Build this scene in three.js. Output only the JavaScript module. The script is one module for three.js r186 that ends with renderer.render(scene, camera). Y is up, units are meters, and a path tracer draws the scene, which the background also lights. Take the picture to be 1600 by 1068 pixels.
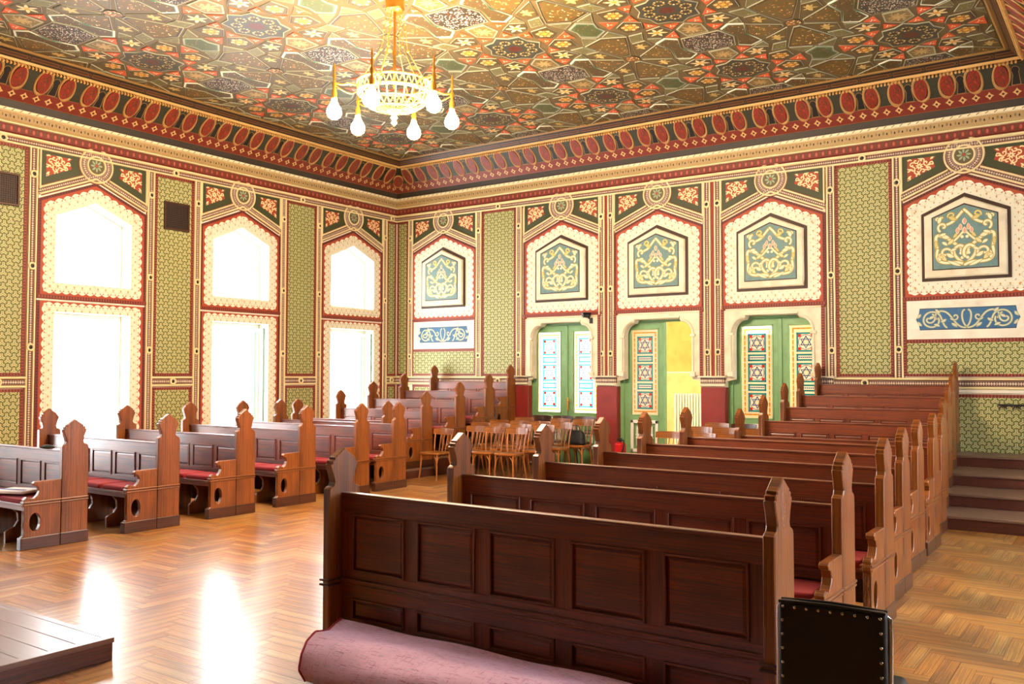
import * as THREE from 'three';
import { mergeGeometries } from 'three/addons/utils/BufferGeometryUtils.js';
import { RoundedBoxGeometry } from 'three/addons/geometries/RoundedBoxGeometry.js';

// ---------- camera, sky, exposure ----------
const scene = new THREE.Scene();
const camera = new THREE.PerspectiveCamera(41.8545, 1600 / 1068, 0.05, 200);
camera.rotation.order = 'YXZ';
camera.position.set(13.747, 1.779, 15.0);
camera.rotation.set(0.036426, 0.612904, 0.001529);
camera.updateMatrixWorld(true); camera.updateProjectionMatrix();
scene.background = new THREE.Color().setRGB(21, 21.7, 22.8);          // overcast white sky
const renderer = new THREE.WebGLRenderer({ antialias: true });
renderer.toneMapping = THREE.LinearToneMapping;
renderer.toneMappingExposure = 1.2;
renderer.shadowMap.enabled = true;
const BULB_CD = 22;                                                  // candela of each chandelier bulb

// ---------- helpers ----------
let seed = 12345;
const rnd = () => { seed = (seed + 0x6D2B79F5) | 0; let t = Math.imul(seed ^ (seed >>> 15), 1 | seed); t = (t + Math.imul(t ^ (t >>> 7), 61 | t)) ^ t; return ((t ^ (t >>> 14)) >>> 0) / 4294967296; };
const rr = (a, b) => a + (b - a) * rnd();
const V2 = (x, y) => new THREE.Vector2(x, y), V3 = (x, y, z) => new THREE.Vector3(x, y, z);
const used = {};
function numbered(name) { const n = used[name] ?? 0; used[name] = n + 1; return n ? `${name}_${String(n).padStart(3, '0')}` : name; }
function thing(name, label, category, [x, y, z] = [0, 0, 0], turn = 0, group) {
  const o = new THREE.Group(); o.name = numbered(name); scene.add(o);
  o.position.set(x, y, z); o.rotation.y = turn; o.userData = { label, category };
  if (group) o.userData.group = group;
  return o;
}
function structure(name) { const o = new THREE.Group(); o.name = name; o.userData.kind = 'structure'; scene.add(o); return o; }
function add(name, geo, mat, parent, label) {
  const m = new THREE.Mesh(Array.isArray(geo) ? merge(geo) : geo, mat); m.name = name; parent.add(m);
  if (label) m.userData.label = label;
  return m;
}
const merge = (a) => a.length === 1 ? a[0] : mergeGeometries(a.map((g) => { const n = g.index ? g.toNonIndexed() : g.clone(); for (const k of Object.keys(n.attributes)) if (!['position', 'normal', 'uv', 'color'].includes(k)) n.deleteAttribute(k); n.clearGroups(); return n; }));
// metric uv by dominant normal; grain runs along the given axis
function metric(g, grain = 'x', off = 0) {
  if (g.index) g = g.toNonIndexed();
  const p = g.attributes.position, n = g.attributes.normal, uv = new Float32Array(p.count * 2);
  for (let i = 0; i < p.count; i++) {
    const c = { x: p.getX(i), y: p.getY(i), z: p.getZ(i) }, a = [Math.abs(n.getX(i)), Math.abs(n.getY(i)), Math.abs(n.getZ(i))];
    const d = a[0] >= a[1] && a[0] >= a[2] ? 'x' : a[1] >= a[2] ? 'y' : 'z';
    const axes = ['x', 'y', 'z'].filter((k) => k !== d), u = axes.includes(grain) ? grain : axes[0], v = axes.find((k) => k !== u);
    uv[2 * i] = c[u] + off * 1.37; uv[2 * i + 1] = c[v] + off;
  }
  g.setAttribute('uv', new THREE.BufferAttribute(uv, 2));
  return g;
}
const box = (w, h, d, x = 0, y = 0, z = 0, grain) => { const g = new THREE.BoxGeometry(w, h, d).translate(x, y, z); return metric(g, grain ?? (w >= h && w >= d ? 'x' : h >= d ? 'y' : 'z'), rnd()); };
const rbox = (w, h, d, x = 0, y = 0, z = 0, r = 0.006, grain) => { const g = new RoundedBoxGeometry(w, h, d, 1, Math.min(r, w * .45, h * .45, d * .45)).translate(x, y, z); return metric(g, grain ?? (w >= h && w >= d ? 'x' : h >= d ? 'y' : 'z'), rnd()); };
const poly = (pts) => new THREE.Shape(pts.map(([x, y]) => V2(x, y)));
function hole(shape, pts) { shape.holes.push(new THREE.Path(pts.map(([x, y]) => V2(x, y)))); return shape; }
function plate(shape, depth, z0 = 0, bevel = 0, curve = 10) {
  return new THREE.ExtrudeGeometry(shape, { depth: depth - bevel, bevelEnabled: bevel > 0, bevelSize: bevel, bevelThickness: bevel, bevelOffset: -bevel, bevelSegments: 1, curveSegments: curve }).translate(0, 0, z0);
}
function uvRect(g, x0, y0, w, h) {
  if (g.index) g = g.toNonIndexed();
  const p = g.attributes.position, uv = new Float32Array(p.count * 2);
  for (let i = 0; i < p.count; i++) { uv[2 * i] = (p.getX(i) - x0) / w; uv[2 * i + 1] = (p.getY(i) - y0) / h; }
  g.setAttribute('uv', new THREE.BufferAttribute(uv, 2));
  return g;
}
function quads(list) {           // each quad: four corners (counter-clockwise from outside) and four uv
  const pos = [], uv = [];
  for (const [a, b, c, d, ua, ub, uc, ud] of list) { pos.push(...a, ...b, ...c, ...a, ...c, ...d); uv.push(...ua, ...ub, ...uc, ...ua, ...uc, ...ud); }
  const g = new THREE.BufferGeometry();
  g.setAttribute('position', new THREE.Float32BufferAttribute(pos, 3)); g.setAttribute('uv', new THREE.Float32BufferAttribute(uv, 2)); g.computeVertexNormals();
  return g;
}
// a moulding bar on a wall, from (u0,y0) to (u1,y1), width w, standing d proud, with sloped flanks; uv.x in metres along, uv.y 0..1 across
function bar(u0, y0, u1, y1, w, d, top = 0.55, z0 = 0, foot = 0.004) {
  const L = Math.hypot(u1 - u0, y1 - y0), h = w / 2, t = h * top, q = [];
  const prof = [[-h, -foot, 0], [-h, d * .45, .05], [-t, d, .22], [t, d, .78], [h, d * .45, .95], [h, -foot, 1]];
  for (let i = 0; i < 5; i++) { const [ya, za, va] = prof[i], [yb, zb, vb] = prof[i + 1]; q.push([[0, ya, za], [L, ya, za], [L, yb, zb], [0, yb, zb], [0, va], [L, va], [L, vb], [0, vb]]); }
  for (const [x, s] of [[0, 1], [L, 0]]) for (let i = 1; i < 5; i++) { const A = [x, prof[0][0], prof[0][1]], B = [x, prof[i][0], prof[i][1]], Cc = [x, prof[i + 1][0], prof[i + 1][1]]; q.push(s ? [A, B, Cc, Cc, [0, 0], [0, 0], [0, 0], [0, 0]] : [A, Cc, B, B, [0, 0], [0, 0], [0, 0], [0, 0]]); }
  return quads(q).rotateZ(Math.atan2(y1 - y0, u1 - u0)).translate(u0, y0, z0);
}
const tube = (pts, r, seg = 12, rad = 6, closed = false) => metric(new THREE.TubeGeometry(new THREE.CatmullRomCurve3(pts.map((p) => V3(...p)), closed), seg, r, rad, closed), 'y');
const lathe = (pts, seg = 20) => new THREE.LatheGeometry(pts.map(([x, y]) => V2(x, y)), seg);

// ---------- textures ----------
function canvas(w, h, draw) { const c = document.createElement('canvas'); c.width = w; c.height = h; draw(c.getContext('2d'), w, h); return c; }
function tex(w, h, draw, { rx = 1, ry = 1, srgb = true } = {}) {
  const t = new THREE.CanvasTexture(canvas(w, h, draw));
  t.wrapS = t.wrapT = THREE.RepeatWrapping; t.repeat.set(rx, ry); if (srgb) t.colorSpace = THREE.SRGBColorSpace; t.anisotropy = 8;
  return t;
}
const grain = tex(1024, 512, (c, w, h) => {
  c.fillStyle = '#dcdcdc'; c.fillRect(0, 0, w, h);
  for (let i = 0; i < 900; i++) {
    const y = rnd() * h, x = rnd() * w, l = rr(120, 700), d = rnd();
    c.strokeStyle = d < .55 ? `rgba(45,28,18,${rr(.08, .36)})` : `rgba(255,250,240,${rr(.04, .16)})`; c.lineWidth = rr(.6, 3);
    for (const ox of [-w, 0]) { c.beginPath(); c.moveTo(x + ox, y); c.bezierCurveTo(x + ox + l * .3, y + rr(-4, 4), x + ox + l * .6, y + rr(-5, 5), x + ox + l, y + rr(-3, 3)); c.stroke(); }
  }
  for (let i = 0; i < 8; i++) { const x = rnd() * w, y = rnd() * h; for (let k = 0; k < 9; k++) { c.strokeStyle = `rgba(60,45,35,${.13 - k * .01})`; c.lineWidth = 1.6; c.beginPath(); c.ellipse(x, y, 30 + k * 24, 5 + k * 4, 0, 0, 7); c.stroke(); } }
  for (let i = 0; i < 60; i++) { const x = rnd() * w, y = rnd() * h, r = rr(40, 130), k = rnd() < .55 ? '40,22,12' : '255,235,200', al = rr(.05, .16); for (const ox of [-w, 0, w]) { const g = c.createRadialGradient(0, 0, 0, 0, 0, r); g.addColorStop(0, `rgba(${k},${al})`); g.addColorStop(1, `rgba(${k},0)`); c.save(); c.translate(x + ox, y); c.scale(2.2, .6); c.fillStyle = g; c.fillRect(-r, -r, 2 * r, 2 * r); c.restore(); } }
}, { rx: .8, ry: 1.15 });
const streak = tex(512, 512, (c, w, h) => {      // long stains and scuffs for the boards of the dais and the steps
  c.fillStyle = '#c9c9c9'; c.fillRect(0, 0, w, h);
  for (let i = 0; i < 500; i++) { c.fillStyle = rnd() < .6 ? `rgba(60,50,50,${rr(.02, .12)})` : `rgba(255,245,235,${rr(.03, .14)})`; c.fillRect(rnd() * w, rnd() * h, rr(20, 300), rr(1, 5)); }
}, { rx: .7, ry: 1.4 });
const plasterTex = tex(512, 512, (c, w, h) => {
  c.fillStyle = '#f4f4f4'; c.fillRect(0, 0, w, h);
  for (let i = 0; i < 260; i++) { const x = rnd() * w, y = rnd() * h, r = rr(10, 70), g = c.createRadialGradient(x, y, 0, x, y, r), k = rnd() < .5 ? '150,135,110' : '255,255,255'; g.addColorStop(0, `rgba(${k},${rr(.03, .12)})`); g.addColorStop(1, `rgba(${k},0)`); c.fillStyle = g; c.fillRect(x - r, y - r, 2 * r, 2 * r); }
}, { rx: .8, ry: .8 });
// interlocking three-armed stencil
const stencil = tex(360, 416, (c, w, h) => {
  const s = 2000, cx = .18 * s, cy = .104 * s; // one tile is 0.18 m x 0.208 m
  c.fillStyle = '#66682f'; c.fillRect(0, 0, w, h);
  const Y = (x, y, lw, col, len) => { c.strokeStyle = col; c.lineWidth = lw; c.lineCap = 'butt'; c.lineJoin = 'miter'; for (const a of [-Math.PI / 2, Math.PI / 6, 5 * Math.PI / 6]) { c.beginPath(); c.moveTo(x - Math.cos(a) * lw * .25, y - Math.sin(a) * lw * .25); c.lineTo(x + Math.cos(a) * len, y + Math.sin(a) * len); c.stroke(); } };
  for (const [lw, col, len] of [[62, '#d8d298', 106], [24, '#6d6f36', 108]])
    for (let i = -1; i <= 3; i++) for (let j = -1; j <= 3; j++) { const x = i * cx / 2, y = (j + (i & 1) * .5) * cy; Y(x, y, lw, col, len); }
}, { rx: 1 / .18, ry: 1 / .208 });
const CREAM = '#ecdfb4', RED = '#86301a', DRED = '#551c10';
const chainTex = tex(96, 64, (c, w, h) => {
  c.fillStyle = '#9d8172'; c.fillRect(0, 0, w, h);
  c.fillStyle = '#35231f';
  for (let i = 0; i < 4; i++) { const x = 12 + i * 24; for (const y of [20, 44]) { c.beginPath(); c.ellipse(x + (y > 32 ? 0 : 0), y, 7.5, 5.5, 0, 0, 7); c.fill(); } }
  c.fillStyle = '#d9c2a4'; for (let i = 0; i < 4; i++) { c.beginPath(); c.ellipse(i * 24, 32, 8, 9, 0, 0, 7); c.fill(); }
  c.fillStyle = '#6d5348'; c.fillRect(0, 0, w, 7); c.fillRect(0, h - 7, w, 7);
}, { rx: 1 / .14, ry: 1 });
const redDots = tex(128, 64, (c, w, h) => {
  c.fillStyle = '#702313'; c.fillRect(0, 0, w, h); c.fillStyle = '#93301a'; c.fillRect(0, 0, w, 7); c.fillRect(0, h - 7, w, 7);
  for (let i = 0; i < 2; i++) { c.fillStyle = '#a8553f'; c.beginPath(); c.arc(32 + i * 64, 32, 11, 0, 7); c.fill(); c.fillStyle = '#4a4a22'; c.beginPath(); c.arc(i * 64, 26, 7, 0, 7); c.arc(i * 64 + 64, 26, 7, 0, 7); c.fill(); c.fillStyle = '#3c3a1c'; c.beginPath(); c.arc(i * 64, 42, 5, 0, 7); c.arc(i * 64 + 64, 42, 5, 0, 7); c.fill(); }
}, { rx: 1 / .22, ry: 1 });
const redCheck = tex(64, 32, (c, w, h) => {
  c.fillStyle = RED; c.fillRect(0, 0, w, h); c.fillStyle = DRED; for (let i = 0; i < 2; i++) { c.fillRect(i * 32 + 4, 8, 15, 16); } c.fillStyle = '#9a4a30'; for (let i = 0; i < 2; i++) c.fillRect(i * 32 + 22, 12, 7, 8);
}, { rx: 1 / .09, ry: 1 });
const brownDots = tex(128, 64, (c, w, h) => {
  c.fillStyle = '#a98c5c'; c.fillRect(0, 0, w, h); c.fillStyle = '#d8c28a'; c.fillRect(0, 0, w, 10); c.fillRect(0, h - 12, w, 12);
  c.fillStyle = '#2a1d12'; for (let i = 0; i < 2; i++) { c.beginPath(); c.arc(32 + i * 64, 34, 6.5, 0, 7); c.fill(); } c.fillStyle = '#7b6a42'; for (let i = 0; i < 2; i++) { c.beginPath(); c.arc(i * 64 + 2, 30, 9, 0, 7); c.fill(); }
}, { rx: 1 / .23, ry: 1 });
const ropeTex = tex(128, 32, (c, w, h) => { c.fillStyle = '#efe2b6'; c.fillRect(0, 0, w, h); c.strokeStyle = '#5a4426'; c.lineWidth = 5; for (let i = 0; i < 2; i++) { c.beginPath(); c.moveTo(20 + i * 64, 24); c.lineTo(42 + i * 64, 10); c.stroke(); } }, { rx: 1 / .24, ry: 1 });

// vines and leaves for the painted ornaments
function vine(c, pts, w, col, edge) { for (const [lw, s] of [[w * 1.7, edge], [w, col]]) { c.strokeStyle = s; c.lineWidth = lw; c.lineCap = 'round'; c.lineJoin = 'round'; c.beginPath(); c.moveTo(pts[0], pts[1]); for (let i = 2; i < pts.length; i += 6) c.bezierCurveTo(pts[i], pts[i + 1], pts[i + 2], pts[i + 3], pts[i + 4], pts[i + 5]); c.stroke(); } }
function leaf(c, x, y, a, l, w, col, edge) { c.save(); c.translate(x, y); c.rotate(a); c.beginPath(); c.moveTo(0, 0); c.bezierCurveTo(l * .3, -w, l * .7, -w * .8, l, 0); c.bezierCurveTo(l * .7, w * .5, l * .3, w * .6, 0, 0); c.fillStyle = col; c.fill(); if (edge) { c.strokeStyle = edge; c.lineWidth = Math.max(1, w * .14); c.stroke(); } c.restore(); }
function curl(c, x, y, r, a0, dir, w, col, edge) { for (const [lw, s] of [[w * 1.7, edge], [w, col]]) { c.strokeStyle = s; c.lineWidth = lw; c.lineCap = 'round'; c.beginPath(); for (let i = 0; i <= 26; i++) { const t = i / 26, rad = r * (1 - .82 * t), a = a0 + dir * t * 5.2; const px = x + Math.cos(a) * rad, py = y + Math.sin(a) * rad; i ? c.lineTo(px, py) : c.moveTo(px, py); } c.stroke(); } }
const mirror = (c, W, f) => { f(); c.save(); c.translate(W, 0); c.scale(-1, 1); f(); c.restore(); };
const arabesque = tex(528, 576, (c, W, H) => {       // half width 0.44 m, from y 3.40 to 4.36
  c.fillStyle = '#64837f'; c.fillRect(0, 0, W, H);
  for (let i = 0; i < 300; i++) { c.fillStyle = `rgba(${rnd() < .5 ? '40,70,80' : '150,165,150'},.10)`; c.fillRect(rnd() * W, rnd() * H, rr(4, 40), rr(4, 30)); }
  const K = '#e9dfb6', E = '#a8923c', X = W / 2;
  mirror(c, W, () => {
    vine(c, [X, 46, X - 60, 96, X - 66, 150, X - 150, 172, X - 215, 182, X - 228, 120, X - 185, 104], 20, K, E);
    vine(c, [X, 410, X - 120, 330, X - 110, 300, X - 200, 270, X - 256, 246, X - 238, 330, X - 226, 400], 23, K, E);
    vine(c, [X, 545, X - 60, 490, X - 126, 430, X - 66, 380, X - 20, 340, X + 30, 420, X, 470], 22, K, E);
    vine(c, [X - 226, 400, X - 250, 500, X - 200, 530, X - 110, 522, X - 60, 515, X - 30, 530, X, 545], 21, K, E);
    vine(c, [X - 130, 350, X - 70, 320, X - 44, 280, X - 14, 250], 16, K, E);
    curl(c, X - 178, 190, 46, 2.2, 1, 17, K, E); curl(c, X - 160, 436, 60, .4, -1, 18, K, E); curl(c, X - 104, 92, 34, 2.8, 1, 12, '#d5c67c', E); curl(c, X - 225, 120, 26, 1, -1, 12, K, E);
    for (const [dx, dy, an, l, wd, col] of [[215, 160, -1.2, 74, 32, K], [120, 296, -2.7, 92, 36, K], [90, 306, 2.4, 72, 30, '#dccd92'], [208, 508, -1.5, 84, 34, K], [150, 505, -2.2, 84, 34, '#dccd92'], [86, 474, -2.6, 80, 34, K], [58, 134, -2.7, 84, 30, '#cdbb72'], [30, 556, -2.7, 130, 26, K], [240, 310, 1.6, 74, 26, '#cdbb72'], [150, 250, 2.9, 66, 26, K], [60, 250, 2.2, 60, 24, '#cdbb72'], [190, 330, .6, 60, 26, K], [120, 420, -.4, 60, 24, K], [225, 460, .3, 52, 22, '#dccd92'], [40, 400, 1.2, 52, 22, K]]) leaf(c, X - dx, dy, an, l, wd, col, E);
    for (const [dx, dy] of [[0, 150], [30, 200], [0, 232], [54, 232]]) leaf(c, X - dx, dy + 30, -1.57, 58, 27, '#d79c80', K);
    c.fillStyle = K; for (const [dx, dy] of [[20, 292], [32, 440], [22, 482]]) { c.beginPath(); c.arc(X - dx, dy, 14, 0, 7); c.fill(); }
  });
});
const cartouche = tex(1024, 256, (c, W, H) => {
  c.fillStyle = '#2f6086'; c.fillRect(0, 0, W, H);
  for (let i = 0; i < 200; i++) { c.fillStyle = `rgba(${rnd() < .5 ? '25,60,90' : '110,150,170'},.12)`; c.fillRect(rnd() * W, rnd() * H, rr(10, 60), rr(4, 20)); }
  const K = '#c9c6a2', E = '#6f7d63', X = W / 2;
  mirror(c, W, () => {
    vine(c, [X, 225, X - 50, 180, X - 60, 40, X - 20, 30], 15, K, E);
    vine(c, [X - 10, 235, X - 120, 240, X - 140, 60, X - 230, 40, X - 300, 20, X - 330, 90, X - 300, 130], 16, K, E);
    vine(c, [X - 200, 230, X - 260, 180, X - 230, 60, X - 330, 45, X - 440, 30, X - 480, 200, X - 360, 222, X - 300, 230, X - 260, 170, X - 280, 120], 16, K, E);
    curl(c, X - 375, 130, 68, -1, 1, 16, K, E); curl(c, X - 115, 105, 46, 2.6, -1, 14, K, E);
    for (const [dx, dy, a] of [[380, 130, -.5], [200, 130, 2.6], [150, 190, .6], [460, 60, 2.2], [450, 210, -2.2], [90, 215, -2.6], [260, 60, -2.4], [330, 190, .4]]) leaf(c, X - dx, dy, a, 72, 30, K, E);
  });
  c.strokeStyle = '#20323f'; c.lineWidth = 8; c.strokeRect(4, 4, W - 8, H - 8);
});
const SP = { x: -0.9, y: 4.66, w: 0.72, h: 0.61 };
const spandrelTex = tex(512, 434, (c, W, H) => {
  const k = W / SP.w, P = (u, y) => [(u - SP.x) * k, (SP.y + SP.h - y) * k];
  c.fillStyle = '#3c421f'; c.fillRect(0, 0, W, H);
  c.fillStyle = '#20240f'; for (let i = 0; i < 40; i++) for (let j = 0; j < 34; j++) if ((i + j) & 1) c.fillRect(i * 13, j * 13, 9, 9);
  c.beginPath(); const A = [[-.805, 5.165], [-.395, 5.165], [-.44, 5.11], [-.40, 5.0], [-.805, 4.82]];
  A.forEach(([u, y], i) => { const [x, z] = P(u, y); i ? c.lineTo(x, z) : c.moveTo(x, z); }); c.closePath(); c.fillStyle = '#98381a'; c.fill();
  c.save(); c.clip();
  const K = '#efdcab', E = '#c98a4a', [mx, my] = P(-.63, 5.04);
  for (let q = 0; q < 8; q++) { const a = q * Math.PI / 4 + .3; leaf(c, mx, my, a, 44, 14, K, E); curl(c, mx + Math.cos(a) * 78, my + Math.sin(a) * 66, 30, a + 2, q & 1 ? 1 : -1, 10, K, E); }
  for (const [u, y, a] of [[-.8, 5.18, .6], [-.42, 5.18, 2.4], [-.8, 4.85, -.8], [-.45, 5.06, 3], [-.62, 5.19, 1.2], [-.8, 5.0, .1], [-.66, 4.9, -1], [-.5, 4.98, -2]]) { const [x, z] = P(u, y); curl(c, x, z, 28, a, 1, 10, K, E); leaf(c, x, z, a, 54, 18, K, E); }
  c.fillStyle = '#98381a'; c.beginPath(); c.arc(mx, my, 8, 0, 7); c.fill(); c.restore();
});
const rosetteTex = tex(192, 192, (c, W) => {
  c.fillStyle = '#5d5230'; c.fillRect(0, 0, W, W); c.translate(W / 2, W / 2);
  for (let i = 0; i < 8; i++) { c.rotate(Math.PI / 4); leaf(c, 14, 0, 0, 66, 26, '#93a07c', '#3c3c22'); } c.fillStyle = '#a5402a'; c.beginPath(); c.arc(0, 0, 17, 0, 7); c.fill();
});
// painted lace border of an upper bay: region u -0.92..0.92, y 2.93..4.87
const BAY = { x: -0.92, y: 2.93, w: 1.84, h: 1.94 };
function lacePath(c, P, pts, r) {           // a scalloped outline round a polygon
  const out = [];
  for (let i = 0; i < pts.length; i++) { const a = pts[i], b = pts[(i + 1) % pts.length], L = Math.hypot(b[0] - a[0], b[1] - a[1]), n = Math.max(1, Math.round(L / .135)); for (let k = 0; k < n; k++) out.push([a[0] + (b[0] - a[0]) * (k + .5) / n, a[1] + (b[1] - a[1]) * (k + .5) / n, L / n / 2, Math.atan2(b[1] - a[1], b[0] - a[0])]); }
  return out;
}
function drawLace(c, P, k, pts) {
  const sc = lacePath(c, P, pts, 0);
  const blob = (grow) => { c.beginPath(); pts.forEach(([u, y], i) => { const [x, z] = P(u, y); i ? c.lineTo(x, z) : c.moveTo(x, z); }); c.closePath(); c.fill(); for (const [u, y, r, a] of sc) { const [x, z] = P(u - Math.sin(a) * .032, y + Math.cos(a) * .032); c.beginPath(); c.arc(x, z, (r * 1.08 + grow) * k, 0, 7); c.fill(); } for (const [u, y] of pts) { const [x, z] = P(u, y); c.beginPath(); c.arc(x, z, (.022 + grow) * k, 0, 7); c.fill(); } };
  c.fillStyle = '#f3ead0'; blob(.005); c.fillStyle = '#ddd7bd'; blob(-.016);
  for (const [u, y, r, a] of sc) {           // little red arrow marks at the joins and flowers inside
    const nx = Math.sin(a), ny = -Math.cos(a), tx = Math.cos(a), ty = Math.sin(a);
    for (const s of [-1, 1]) { const [x, z] = P(u + tx * r + nx * .002 + s * tx * .024, y + ty * r + ny * .002 + s * ty * .024); c.save(); c.translate(x, z); c.rotate(-a + s * -.6); c.fillStyle = '#a5502a'; c.beginPath(); c.ellipse(0, 0, .017 * k, .007 * k, 0, 0, 7); c.fill(); c.restore(); }
    const [x, z] = P(u - nx * .075, y - ny * .075); c.fillStyle = '#b9863f'; c.beginPath(); c.arc(x, z, .012 * k, 0, 7); c.fill(); c.fillStyle = '#b98f6a'; c.beginPath(); c.arc(x, z + .018 * k, .007 * k, 0, 7); c.fill();
    const [x2, z2] = P(u + tx * r - nx * .12, y + ty * r - ny * .12); c.fillStyle = '#aa9f74'; c.beginPath(); c.arc(x2, z2, .009 * k, 0, 7); c.fill();
    c.strokeStyle = 'rgba(130,125,90,.55)'; c.lineWidth = .005 * k; c.beginPath(); const [x3, z3] = P(u, y); c.arc(x3, z3, r * .72 * k, 0, 7); c.stroke();
  }
}
const LACE = [[-.785, 3.065], [.785, 3.065], [.785, 4.378], [0, 4.712], [-.785, 4.378]];
const PENT = (h, sh, ap, bt) => [[-h, bt], [h, bt], [h, sh], [0, ap], [-h, sh]];
const laceTex = tex(1024, 1080, (c, W, H) => {
  const k = W / BAY.w, P = (u, y) => [(u - BAY.x) * k, (BAY.y + BAY.h - y) * k];
  c.fillStyle = '#6a1d0e'; c.fillRect(0, 0, W, H);
  c.fillStyle = '#3f130b'; const edge = PENT(.885, 4.455, 4.832, 2.97);
  for (let i = 0; i < 5; i++) { const a = edge[i], b = edge[(i + 1) % 5], L = Math.hypot(b[0] - a[0], b[1] - a[1]), n = Math.round(L / .045); for (let j = 0; j < n; j++) { const [x, z] = P(a[0] + (b[0] - a[0]) * (j + .5) / n, a[1] + (b[1] - a[1]) * (j + .5) / n); c.beginPath(); c.arc(x, z, 9, 0, 7); c.fill(); } }
  c.fillStyle = '#9f3f1d'; c.beginPath(); PENT(.862, 4.435, 4.803, 2.992).forEach(([u, y], i) => { const [x, z] = P(u, y); i ? c.lineTo(x, z) : c.moveTo(x, z); }); c.fill();
  drawLace(c, P, k, LACE);
  for (let i = 0; i < 60; i++) { const [x, z] = P(rr(-.8, .8), rr(3, 4.5)), r = rr(10, 60), g = c.createRadialGradient(x, z, 0, x, z, r); g.addColorStop(0, `rgba(150,130,90,${rr(.05, .22)})`); g.addColorStop(1, 'rgba(150,130,90,0)'); c.fillStyle = g; c.fillRect(x - r, z - r, 2 * r, 2 * r); }
});
const LOW = { x: -0.92, y: 0.12, w: 1.84, h: 2.8 };
const laceLowTex = tex(768, 1168, (c, W, H) => {
  const k = W / LOW.w, P = (u, y) => [(u - LOW.x) * k, (LOW.y + LOW.h - y) * k];
  c.fillStyle = '#6a1d0e'; c.fillRect(0, 0, W, H);
  c.fillStyle = '#3f130b'; for (const s of [-1, 1]) for (let y = .2; y < 2.9; y += .045) { const [x, z] = P(s * .885, y); c.beginPath(); c.arc(x, z, 7, 0, 7); c.fill(); }
  c.fillStyle = '#9f3f1d'; const [ax, az] = P(-.862, 2.91); c.fillRect(ax, az, 1.724 * k, 2.8 * k);
  drawLace(c, P, k, [[-.785, .3], [.785, .3], [.785, 2.842], [-.785, 2.842]]);
});

// ---------- paints ----------
const std = (color, rough = .7, o = {}) => new THREE.MeshStandardMaterial({ color, roughness: rough, ...o });
const phys = (o) => new THREE.MeshPhysicalMaterial(o);
const M = {
  cream: std('#e9dfc0', .62, { map: plasterTex }), ridge: std('#e2d09c', .5), white: std('#eee6cf', .6, { map: plasterTex }),
  plain: std('#e6d9b4', .8, { map: plasterTex }), red: std('#8d2218', .55, { map: plasterTex }), border: std('#8a2414', .6),
  stencil: std('#ffffff', .62, { map: stencil }), chain: std('#ffffff', .6, { map: chainTex }), redDots: std('#ffffff', .6, { map: redDots }), redCheck: std('#ffffff', .6, { map: redCheck }),
  brownDots: std('#ffffff', .6, { map: brownDots }), rope: std('#ffffff', .55, { map: ropeTex }), lace: std('#ffffff', .62, { map: laceTex }), laceLow: std('#ffffff', .62, { map: laceLowTex }),
  arabesque: std('#ffffff', .6, { map: arabesque, bumpMap: arabesque, bumpScale: .012 }), cartouche: std('#ffffff', .55, { map: cartouche, bumpMap: cartouche, bumpScale: .008 }),
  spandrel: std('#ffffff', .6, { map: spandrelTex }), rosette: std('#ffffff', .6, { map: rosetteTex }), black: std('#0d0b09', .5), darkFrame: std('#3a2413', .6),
  green: std('#7fae74', .42, { map: plasterTex }), pew: phys({ color: '#94400c', map: grain, roughness: .5, clearcoat: .75, clearcoatRoughness: .3 }), pewEnd: phys({ color: '#a45a17', map: grain, roughness: .42, clearcoat: .35, clearcoatRoughness: .25 }),
  pewDark: phys({ color: '#5c2c10', map: grain, roughness: .4, clearcoat: .35, clearcoatRoughness: .25 }), seatRed: phys({ color: '#86141a', roughness: .92, sheen: .15, sheenRoughness: .6, sheenColor: new THREE.Color('#d07068') }),
  chair: phys({ color: '#c67a32', map: grain, roughness: .32, clearcoat: .5, clearcoatRoughness: .15 }), chairDark: phys({ color: '#5e2f1a', map: grain, roughness: .35, clearcoat: .4, clearcoatRoughness: .2 }),
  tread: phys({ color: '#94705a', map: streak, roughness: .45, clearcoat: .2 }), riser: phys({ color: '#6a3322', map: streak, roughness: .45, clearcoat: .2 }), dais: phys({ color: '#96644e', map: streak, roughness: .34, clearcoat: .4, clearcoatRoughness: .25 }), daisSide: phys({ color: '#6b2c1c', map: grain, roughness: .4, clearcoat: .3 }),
  brass: std('#c9973f', .3, { metalness: .9 }), gold: std('#d9b25a', .35, { metalness: .6 }), chrome: std('#c8ccce', .18, { metalness: 1 }), iron: std('#2a2420', .5, { metalness: .4 }),
  leather: phys({ color: '#070606', roughness: .55, clearcoat: .08, clearcoatRoughness: .4 }), yellow: std('#e3b455', .75, { map: plasterTex }), yellowLight: std('#efcf80', .75, { map: plasterTex }),
  radiator: std('#fbf3da', .4), glass: phys({ color: '#ffffff', roughness: 0, transmission: 1, thickness: 0, ior: 1.5 }), frameWhite: std('#eceae0', .45),
  hall: std('#45311f', .8, { map: plasterTex }), ground: std('#6b3317', .6), tealFrame: std('#8fb8ac', .45), slab: std('#8d8468', .8), dark: std('#1c1712', .7), vent: std('#4a2f1d', .5, { metalness: .3 }),
};

// ---------- the room: back wall at z = 0, window wall at x = 0 ----------
const XR = 13, XE = 16.5, ZE = 19, YC = 6.42, TH = 0.45;
const LEFT_BAYS = [1.375, 4.265, 7.147, 10.05, 12.93];
const wallLeft = structure('wall_left'); wallLeft.rotation.y = Math.PI / 2;       // local x = -z, local z = out of the wall
const wallBack = structure('wall_back');
const wallRight = structure('wall_right'), wallFront = structure('wall_front');

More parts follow.
